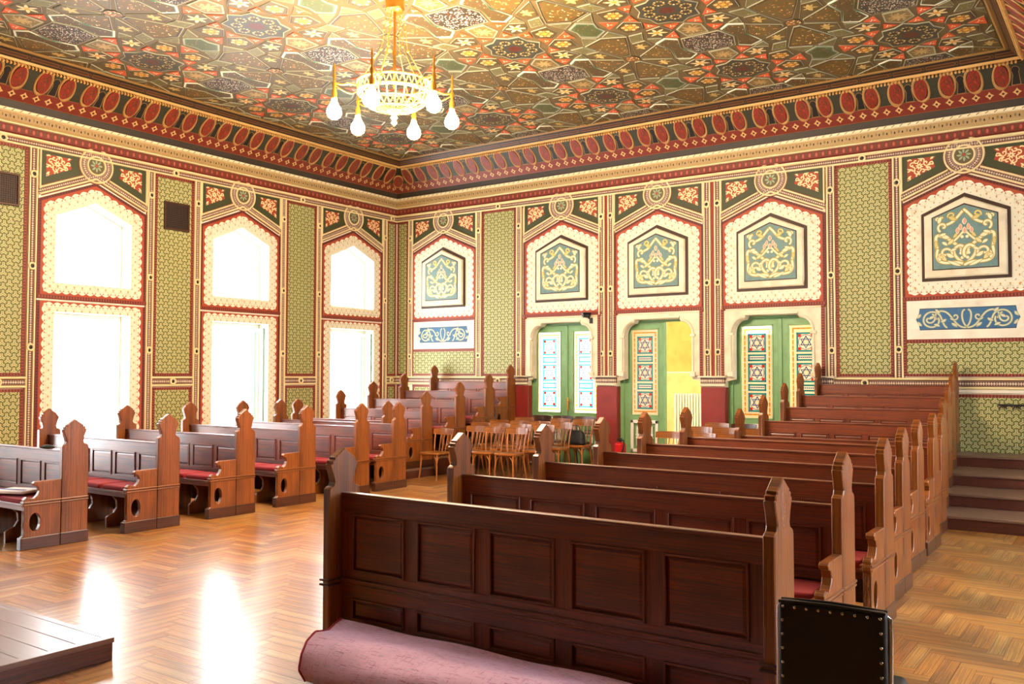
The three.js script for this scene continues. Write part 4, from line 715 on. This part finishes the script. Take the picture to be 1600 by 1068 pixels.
{ // the panelled screen in front of the right block
  const L = 3.05, t = thing('pew_front_screen', 'panelled dark wood screen with carved end posts, in front of the right block of pews', 'screen', [9.21, 0, 10.6]); t.scale.y = 1.272 / 1.31;
  for (const x of [0, L]) {
    const e = add('end_post', G.post[x ? 1 : 0], M.pewEnd, t); e.position.x = x;
    const r = add('carved_rosette', G.rosette, M.pewEnd, e); r.position.set((x ? 1 : -1) * (TP / 2 + .002), 1.145, 0);
    const b = add('belt_moulding', [rbox(TP + .036, .016, .31, 0, .402, 0, .007, 'z'), rbox(TP + .036, .016, .31, 0, .37, 0, .007, 'z')], M.pewDark, t); b.position.x = x;
  }
  panelBack(t, L, .40, .985, 'upper_panelling', .11, .125, .06, M.pew, M.pew);
  panelBack(t, L, .05, .375, 'lower_panelling', .11, .10, .08, M.pew, M.pew);
  add('belt_rail', [rbox(L - TP, .016, .075, L / 2, .402, 0, .007, 'x'), rbox(L - TP, .02, .06, L / 2, .386, 0, .003, 'x'), rbox(L - TP, .016, .075, L / 2, .37, 0, .007, 'x')], M.pew, t);
  add('top_rail', rbox(L - TP, .022, .062, L / 2, .99, 0, .008, 'x'), M.pew, t);
  add('skirting', rbox(L - TP, .06, .05, L / 2, .03, 0, .006, 'x'), M.pewDark, t);
}

// ---------- bentwood chairs ----------
function makeChair(mat) {
  const t = new THREE.Group();
  const s = new THREE.Shape(); s.moveTo(-.17, -.19); s.bezierCurveTo(-.1, -.215, .1, -.215, .17, -.19); s.bezierCurveTo(.2, -.1, .215, .1, .205, .17); s.bezierCurveTo(.19, .21, .1, .215, 0, .215); s.bezierCurveTo(-.1, .215, -.19, .21, -.205, .17); s.bezierCurveTo(-.215, .1, -.2, -.1, -.17, -.19);
  const seat = add('seat', metric(plate(s, .028, 0, .008, 8).rotateX(Math.PI / 2).translate(0, .455, 0), 'x'), mat, t);
  seat.geometry.scale(1, 1, 1);
  for (const x of [-1, 1]) {
    add('front_leg', tube([[x * .175, .44, .165], [x * .18, .25, .175], [x * .19, .08, .19], [x * .2, 0, .205]], .0145, 10, 7), mat, t);
    add('rear_leg', tube([[x * .18, 0, -.27], [x * .172, .2, -.215], [x * .168, .44, -.18], [x * .178, .62, -.2], [x * .195, .8, -.245]], .0145, 14, 7), mat, t);
    add('side_brace', tube([[x * .185, .2, .18], [x * .178, .34, .15], [x * .172, .4, .06], [x * .168, .415, -.04], [x * .168, .4, -.12], [x * .17, .28, -.195]], .009, 14, 6), mat, t);
  }
  add('front_brace', tube([[-.178, .22, .178], [-.155, .35, .17], [-.09, .41, .166], [0, .42, .165], [.09, .41, .166], [.155, .35, .17], [.178, .22, .178]], .009, 16, 6), mat, t);
  add('rear_brace', tube([[-.17, .28, -.2], [-.12, .38, -.185], [0, .415, -.18], [.12, .38, -.185], [.17, .28, -.2]], .009, 12, 6), mat, t);
  const q = [], N = 10, f = (i, y, o) => { const a = (i / N - .5) * 2; const tip = 1 - Math.pow(Math.abs(a), 6) * .18; return [a * .225, .81 + y * tip, -.275 + a * a * .045 - y * .12 + o]; };
  for (let i = 0; i < N; i++) for (const [y0, o0, y1, o1] of [[-.055, .011, .055, .011], [.055, .011, .055, -.011], [.055, -.011, -.055, -.011], [-.055, -.011, -.055, .011]]) q.push([f(i, y0, o0), f(i + 1, y0, o0), f(i + 1, y1, o1), f(i, y1, o1), [0, 0], [0, 0], [0, 0], [0, 0]]);
  for (const i of [0, N]) { const A = f(i, -.055, .011), B = f(i, -.055, -.011), Cc = f(i, .055, -.011), D = f(i, .055, .011); q.push(i ? [A, B, Cc, D, [0, 0], [0, 0], [0, 0], [0, 0]] : [B, A, D, Cc, [0, 0], [0, 0], [0, 0], [0, 0]]); }
  add('top_rail', metric(quads(q), 'x'), mat, t);
  for (const x of [-.075, 0, .075]) add('back_slat', tube([[x * .9, .45, -.185], [x, .62, -.225], [x * 1.05, .78, -.272]], .0085, 8, 6), mat, t);
  return t;
}
const chairA = makeChair(M.chair), chairB = makeChair(M.chairDark);
function placeChair(x, z, turn, h, label, dark, group) { const t = (dark ? chairB : chairA).clone(); t.name = numbered('bentwood_chair'); scene.add(t); t.position.set(x, 0, z); t.rotation.y = turn; t.scale.set(.97, h / .865, 1); t.userData = { label, category: 'chair', group }; }
const CL = [[2.68, .875, [[3.78, .02, 3.12, .838], [4.10, -.03, 2.62], [4.567, .02], [5.04, .05]]], [2.08, .90, [[3.80, 0], [4.25, .03], [4.71, -.02], [5.19, .02]]], [1.53, .925, [[3.83, .02], [4.29, -.02], [4.75, .02], [5.22, 0]]], [1.03, .962, [[4.06, 0], [4.88, .02], [5.38, .06]]], [.56, .99, [[4.15, 0], [4.63, .02], [5.11, -.03]]]];
CL.forEach(([z, h, xs], r) => xs.forEach(([x, a, z2, h2], i) => placeChair(x, z2 ?? z, a, h2 ?? h, r === 4 ? `dark brown bentwood chair against the left green door, ${ORD[i]} from the pews` : r === 3 && i === 2 ? 'bentwood chair carrying the black bag, before the left green door' : r === 0 && i === 0 ? 'bentwood chair standing apart beside the window-block pews, its legs clear on the parquet' : `golden brown bentwood chair, ${['front', 'second', 'third', 'fourth'][r]} row before the left door, ${ORD[i]} from the pews`, r === 4, 'bentwood chairs before the left green door')));
const CR = [[1.97, .868, [[7.52, .06], [8.08, -.1], [8.56, .05]]], [1.27, .92, [[7.74, -.06], [8.2, .02], [8.75, 0]]], [.67, .96, [[7.8, 0], [8.28, .03], [8.76, .02]]]];
CR.forEach(([z, h, xs], r) => xs.forEach(([x, a], i) => placeChair(x, z, a, h, `bentwood chair behind the right pews, ${['front', 'middle', 'rear'][r]} row before the right red pier, ${ORD[i]} from aisle`, r === 2 && i === 1, 'bentwood chairs before the right red pier')));
{ // black bag on a chair
  const t = thing('handbag', 'black soft bag resting on a chair seat before the left green door', 'bag', [5.36, .505, 1.05]);
  const g = new RoundedBoxGeometry(.36, .27, .17, 4, .07), p = g.attributes.position; for (let i = 0; i < p.count; i++) { const k = p.getY(i) / .27 + .5; p.setZ(i, p.getZ(i) * (1.05 - .45 * k)); p.setX(i, p.getX(i) * (1.08 - .2 * k) + .012 * Math.sin(p.getY(i) * 40)); } g.computeVertexNormals();
  add('bag_body', g.translate(0, .135, 0), M.leather, t); add('strap', tube([[-.1, .25, .03], [-.08, .33, .03], [0, .36, .02], [.08, .33, .03], [.1, .25, .03]], .008), M.leather, t);
}

// ---------- smaller things ----------
{ // black padded chair in the front right corner, seen from behind
  const t = thing('upholstered_chair', 'black leather chair with studded back and chrome frame, at the front right corner', 'chair', [12.675, 0, 11.02], .06); t.rotation.y = Math.PI + .06; t.scale.setScalar(.935);
  const back = new RoundedBoxGeometry(.46, .52, .055, 3, .02).translate(0, .63, -.19);
  add('backrest', back, M.leather, t);
  for (const z of [-.215, -.165]) add('welt', tube([[-.225, .885, z], [0, .893, z], [.225, .885, z]], .007), M.leather, t);
  const sg = new THREE.SphereGeometry(.0075, 8, 5).scale(1, 1, .55), spots = [];
  for (let i = 0; i < 9; i++) spots.push([-.205 + i * .05125, .865]); for (let i = 1; i < 8; i++) for (const s of [-1, 1]) spots.push([s * .208, .865 - i * .062]);
  for (const [x, y] of spots) { const m = add('stud', sg, M.chrome, t); m.position.set(x, y, -.22); }
  const r = .013; for (const s of [-1, 1]) add('chrome_frame', (tube([[s * .235, .02, -.22], [s * .235, .3, -.19], [s * .235, .6, -.175], [s * .235, .85, -.17], [s * .23, .88, -.17], [s * .2, .88, -.18]], r, 16, 8)), M.chrome, t);
  for (const s of [-1, 1]) add('chrome_frame', (tube([[s * .235, .02, .24], [s * .235, .3, .21], [s * .235, .42, .18], [s * .24, .43, 0], [s * .246, .42, -.2]], r, 16, 8)), M.chrome, t);
  add('seat', new RoundedBoxGeometry(.50, .09, .47, 3, .04).translate(0, .455, .03), M.leather, t);
}
const carpetTex = tex(1024, 1024, (c, W, H) => {
  c.fillStyle = '#f4c6de'; c.fillRect(0, 0, W, H);
  for (let i = 0; i < 9000; i++) { const d = rnd(); c.fillStyle = d < .4 ? `rgba(150,30,85,${rr(.1, .42)})` : d < .8 ? `rgba(222,178,200,${rr(.06, .3)})` : `rgba(110,110,125,${rr(.08, .3)})`; if (rnd() < .6) c.fillRect(rnd() * W, rnd() * H, rr(3, 40), rr(1, 2.4)); else c.fillRect(rnd() * W, rnd() * H, rr(1, 2.4), rr(3, 24)); }
  for (let i = 0; i < 50; i++) { c.fillStyle = `rgba(125,20,55,${rr(.2, .5)})`; c.fillRect(rnd() * W, rnd() * H, rr(10, 70), rr(1, 3)); }
}, { rx: .62, ry: .62 });
M.carpet = phys({ color: '#ffffff', map: carpetTex, bumpMap: carpetTex, bumpScale: .002, roughness: .95, sheen: .6, sheenRoughness: .4, sheenColor: new THREE.Color('#f0c8e4') }); M.carpetEdge = std('#9c1f36', .9);
{ // rolled carpet heaped along the foot of the screen
  const t = thing('rolled_carpet', 'pink woven carpet rolled up along the foot of the panelled screen', 'carpet', [0, 0, 0]);
  const prof = (s) => { const k = Math.min(1, Math.max(0, (s - 9.3) / .7)); return [[10.68, .02, 9.36], [10.70, .11, 9.37], [10.76, .165, 9.39], [10.86, .16, 9.43], [10.97, .15 + .04 * k, 9.49], [11.1, .19 + .03 * k, 9.58], [11.22, .225 + .01 * k, 9.64], [11.34, .21, 9.7], [11.42, .16, 9.745], [11.46, .09, 9.77], [11.43, .02, 9.79]]; };
  const NX = 40, q = [], P = (i, j) => { const f = i / NX, a = prof(9.4 + f * 2.4), u = j / 20 * (a.length - 1), j0 = Math.min(a.length - 2, Math.floor(u)), r = u - j0, A = a[j0], B = a[j0 + 1]; const x0 = A[2] + (B[2] - A[2]) * r, x = x0 + (12.1 - x0) * f; const wob = .006 * Math.sin(x * 7 + j) * Math.min(1, f * 6); return [x, A[1] + (B[1] - A[1]) * r + (j > 1 && j < 19 ? wob : 0), A[0] + (B[0] - A[0]) * r]; };
  const g = new THREE.BufferGeometry(), pos = [], uv = [], idx = [];
  for (let i = 0; i <= NX; i++) for (let j = 0; j <= 20; j++) { const p = P(i, j); pos.push(...p); uv.push(p[0], j * .045); }
  for (let i = 0; i < NX; i++) for (let j = 0; j < 20; j++) { const a = i * 21 + j; idx.push(a, a + 1, a + 21, a + 1, a + 22, a + 21); }
  for (const i of [0, NX]) { const b = pos.length / 3; for (let j = 0; j <= 20; j++) { const p = P(i, j); pos.push(...p); uv.push(p[2], p[1]); } const m = P(i, 10); pos.push(m[0] + (i ? -.03 : .05), .05, 11.1); uv.push(0, 0); for (let j = 0; j < 20; j++) idx.push(...(i ? [b + j, b + j + 1, b + 21] : [b + j + 1, b + j, b + 21])); }
  g.setAttribute('position', new THREE.Float32BufferAttribute(pos, 3)); g.setAttribute('uv', new THREE.Float32BufferAttribute(uv, 2)); g.setIndex(idx); g.computeVertexNormals();
  add('carpet_body', g, M.carpet, t);
  add('bound_edge', tube(Array.from({ length: 21 }, (_, j) => P(0, j)), .0075, 60, 6), M.carpetEdge, t, 'dark red bound edge');
}
{ // dais in the front left corner
  const t = thing('dais', 'low wooden dais of reddish brown boards at the front left', 'platform', [0, 0, 0]);
  const X0 = 4.2, X1 = 8.475, Z0 = 11.81, Z1 = 15.3, h = .139;
  const n = 20, w = (Z1 - Z0 - .1) / n;
  for (let i = 0; i < n; i++) add('deck_board', rbox(X1 - X0 - .06, .03, w - .004, (X0 + X1) / 2 - .02, h - .015, Z0 + .05 + w * (i + .5), .004, 'x'), M.dais, t);
  add('edge_board', rbox(.06, .032, Z1 - Z0, X1 - .03, h - .016, (Z0 + Z1) / 2, .004, 'z'), M.dais, t); add('edge_board', rbox(X1 - X0 - .062, .032, .05, (X0 + X1) / 2 - .031, h - .016, Z0 + .025, .004, 'x'), M.dais, t);
  add('side_board', rbox(.03, h - .03, Z1 - Z0 - .02, X1 - .02, (h - .03) / 2, (Z0 + Z1) / 2, .004, 'z'), M.daisSide, t); add('side_board', rbox(X1 - X0 - .02, h - .03, .03, (X0 + X1) / 2, (h - .03) / 2, Z0 + .02, .004, 'x'), M.daisSide, t);
}
for (const [y, z, label] of [[4.525, 5.67, 'bronze ventilation grille set in the green panel between the two left windows'], [4.53, 8.60, 'bronze ventilation grille at the far left edge, high in the green panel']]) {
  const t = thing('vent_grille', label, 'vent', [.012, y, z], Math.PI / 2);
  const s = poly([[-.25, -.245], [.25, -.245], [.25, .245], [-.25, .245]]); hole(s, [[-.215, -.21], [.215, -.21], [.215, .21], [-.215, .21]]);
  add('grille_frame', plate(s, .03, 0, .006), M.vent, t); add('backing', box(.44, .43, .008, 0, 0, .004), M.dark, t);
  add('grille_mesh', [...Array.from({ length: 13 }, (_, i) => box(.006, .42, .008, -.195 + i * .0325, 0, .012)), ...Array.from({ length: 13 }, (_, i) => box(.43, .006, .008, 0, -.195 + i * .0325, .016))], M.vent, t);
}
{ // surveillance camera over the left door
  const t = thing('security_camera', 'small black security camera fixed above the left green door', 'camera', [5.12, 2.88, .02], -.5);
  add('mount', [new THREE.CylinderGeometry(.035, .035, .11, 12).translate(0, -.06, .04), tube([[0, -.04, .05], [-.01, .0, .1], [-.03, .03, .12]], .014)], M.black, t);
  add('housing', [new THREE.CylinderGeometry(.042, .042, .15, 14).rotateX(Math.PI / 2).translate(-.04, .04, .13), box(.1, .012, .17, -.04, .088, .13)], M.black, t);
  add('lens', [new THREE.TorusGeometry(.028, .006, 6, 16).translate(-.04, .04, .208)], M.chrome, t);
}
{ // fire extinguisher
  const t = thing('fire_extinguisher', 'red fire extinguisher with black hose by the red pier between left and middle doors', 'extinguisher', [5.86, 0, .30]);
  t.scale.setScalar(1);
  add('cylinder', lathe([[0, .02], [.095, .02], [.105, .05], [.105, .49], [.095, .52], [.05, .535], [.03, .54], [0, .54]], 20), std('#c8161a', .3), t);
  add('valve', [new THREE.CylinderGeometry(.025, .03, .07, 10).translate(0, .55, 0), rbox(.03, .012, .18, 0, .6, .03, .004), rbox(.03, .012, .16, 0, .58, .03, .004)], M.iron, t);
  add('hose', tube([[.02, .56, .02], [.09, .58, .06], [.12, .48, .1], [.06, .3, .12], [-.05, .14, .115]], .014, 20, 7), M.iron, t);
  add('horn', lathe([[.012, 0], [.02, .06], [.035, .14]], 10).rotateX(Math.PI).translate(-.05, .16, .125), M.iron, t);
  add('base_ring', new THREE.CylinderGeometry(.098, .098, .03, 18).translate(0, .015, 0), M.iron, t);
}
{ // things left on the first pew by the windows
  const a = thing('folded_cloth', 'white folded cloth lying on the seat of the front window-side pew', 'cloth', [3.95, .507, 10.2], .3);
  const g = new RoundedBoxGeometry(.42, .035, .3, 4, .016), p = g.attributes.position; for (let i = 0; i < p.count; i++) p.setY(i, p.getY(i) + .012 * Math.sin(p.getX(i) * 18) * Math.cos(p.getZ(i) * 14)); g.computeVertexNormals();
  add('cloth_fold', g.translate(0, .03, 0), std('#f2f0ec', .9), a); add('blue_stripe', rbox(.41, .004, .03, 0, .058, .1, .001), std('#2c3c9a', .9), a);
  const b = thing('skullcap', 'small black cap left on the top rail of the front window-side pew', 'cap', [3.93, .975, 9.89]);
  add('crown', new THREE.SphereGeometry(.085, 18, 8, 0, 6.2832, 0, 1.3).scale(1, .5, .8).translate(0, -.012, 0), std('#14120f', .9), b); add('brim', new THREE.TorusGeometry(.083, .006, 6, 20).rotateX(Math.PI / 2).scale(1, 1, .8), std('#14120f', .9), b);
}
{ // dark iron hooks on the stencilled wall at the far right
  const t = thing('coat_hook', 'dark iron double hook on the stencilled wall above the right steps', 'hook', [12.18, 1.31, .015]);
  add('hook_plate', rbox(.34, .03, .012, 0, .03, .004, .003), M.iron, t);
  for (const x of [-.11, .07]) add('hook_arm', tube([[x - .05, -.03, .04], [x - .03, .0, .03], [x, .03, .01], [x + .03, .0, .03], [x + .06, -.03, .045]], .009, 12, 6), M.iron, t);
}

// ---------- chandelier ----------
{
  const t = thing('chandelier', 'ornate brass chandelier with pierced ring and six lit lamps, hanging from the painted ceiling', 'chandelier', [6.58, 0, 7.24]);
  add('canopy', lathe([[0, 6.40], [.05, 6.40], [.055, 6.3], [.1, 6.28], [.115, 6.26], [.115, 6.12], [.10, 6.08], [.02, 6.075]], 24), M.brass, t);
  add('rod', lathe([[.017, 5.16], [.017, 5.55], [.03, 5.57], [.03, 5.6], [.017, 5.62], [.017, 6.4]], 12), M.brass, t);
  for (let i = 0; i < 6; i++) { const a = i * Math.PI / 3 + .2, A = [Math.cos(a) * .09, 6.09, Math.sin(a) * .09], B = [Math.cos(a) * .16, 5.62, Math.sin(a) * .16], E = [Math.cos(a) * .4, 5.22, Math.sin(a) * .4];
    add('suspension_chain', [tube([A, B], .006, 4, 5), tube([B, E], .006, 4, 5), ...[.25, .5, .75].map((s) => new THREE.SphereGeometry(.014, 8, 6).translate(A[0] + (B[0] - A[0]) * s, A[1] + (B[1] - A[1]) * s, A[2] + (B[2] - A[2]) * s)), new THREE.SphereGeometry(.02, 8, 6).translate(...B)], M.gold, t); }
  const ring = add('ring_band', [new THREE.TorusGeometry(.43, .014, 8, 48).rotateX(Math.PI / 2).translate(0, 5.215, 0), new THREE.TorusGeometry(.43, .014, 8, 48).rotateX(Math.PI / 2).translate(0, 5.1, 0), new THREE.TorusGeometry(.40, .01, 8, 48).rotateX(Math.PI / 2).translate(0, 5.09, 0)], M.gold, t);
  const zig = []; for (let i = 0; i < 72; i++) { const a = i / 72 * 6.2832, b = (i + 1) / 72 * 6.2832, y = [5.105, 5.21]; zig.push(tube([[Math.cos(a) * .43, y[i & 1], Math.sin(a) * .43], [Math.cos(b) * .43, y[1 - (i & 1)], Math.sin(b) * .43]], .006, 2, 5)); }
  add('pierced_zigzag', zig, M.gold, ring);
  const bowl = []; for (let i = 0; i < 24; i++) { const a = i / 24 * 6.2832, f = (r, y) => [Math.cos(a) * r, y, Math.sin(a) * r]; bowl.push(tube([f(.40, 5.09), f(.36, 4.99), f(.24, 4.92), f(.07, 4.90)], .008, 8, 5)); }
  add('openwork_bowl', [...bowl, new THREE.TorusGeometry(.36, .01, 6, 40).rotateX(Math.PI / 2).translate(0, 4.99, 0), new THREE.TorusGeometry(.22, .01, 6, 32).rotateX(Math.PI / 2).translate(0, 4.915, 0)], M.gold, t);
  add('pendant', lathe([[0, 4.70], [.012, 4.72], [.035, 4.75], [.02, 4.78], [.045, 4.81], [.025, 4.84], [.08, 4.89], [.085, 4.91], [0, 4.92]], 16), M.gold, t);
  const glow = std('#fff1d0', .4, { emissive: new THREE.Color('#ffdca8'), emissiveIntensity: 26 });
  for (let i = 0; i < 6; i++) {
    const a = -.909 + i * Math.PI / 3, c = Math.cos(a), s = Math.sin(a), R = .70;
    const arm = add('arm', [tube([[c * .42, 5.15, s * .42], [c * .52, 5.17, s * .52], [c * .6, 5.15, s * .6], [c * R, 5.16, s * R]], .013, 12, 7), tube([[c * .42, 5.1, s * .42], [c * .5, 5.05, s * .5], [c * .6, 5.08, s * .6], [c * R, 5.14, s * R]], .008, 12, 6), lathe([[0, 5.40], [.008, 5.38], [.016, 5.33], [.008, 5.30], [.022, 5.24], [.01, 5.2], [.028, 5.15], [.016, 5.1], [.034, 5.04], [.03, 4.99], [.036, 4.97], [0, 4.97]], 12).translate(c * R, 0, s * R)], M.brass, t);
    add('lamp_bulb', lathe([[0, 4.73], [.04, 4.737], [.075, 4.765], [.09, 4.81], [.08, 4.86], [.05, 4.91], [.034, 4.95], [.03, 4.97], [0, 4.97]], 18).translate(c * R, 0, s * R), glow, arm);
    const L = new THREE.PointLight('#ffe4c2', BULB_CD, 0, 2); L.position.set(6.58 + c * R, 4.84, 7.24 + s * R); L.shadow.radius = 2; scene.add(L);
  }
}

scene.traverse((o) => { if (o.isMesh) { o.castShadow = true; o.receiveShadow = true; } if (o.isLight) o.castShadow = true; });
renderer.render(scene, camera);
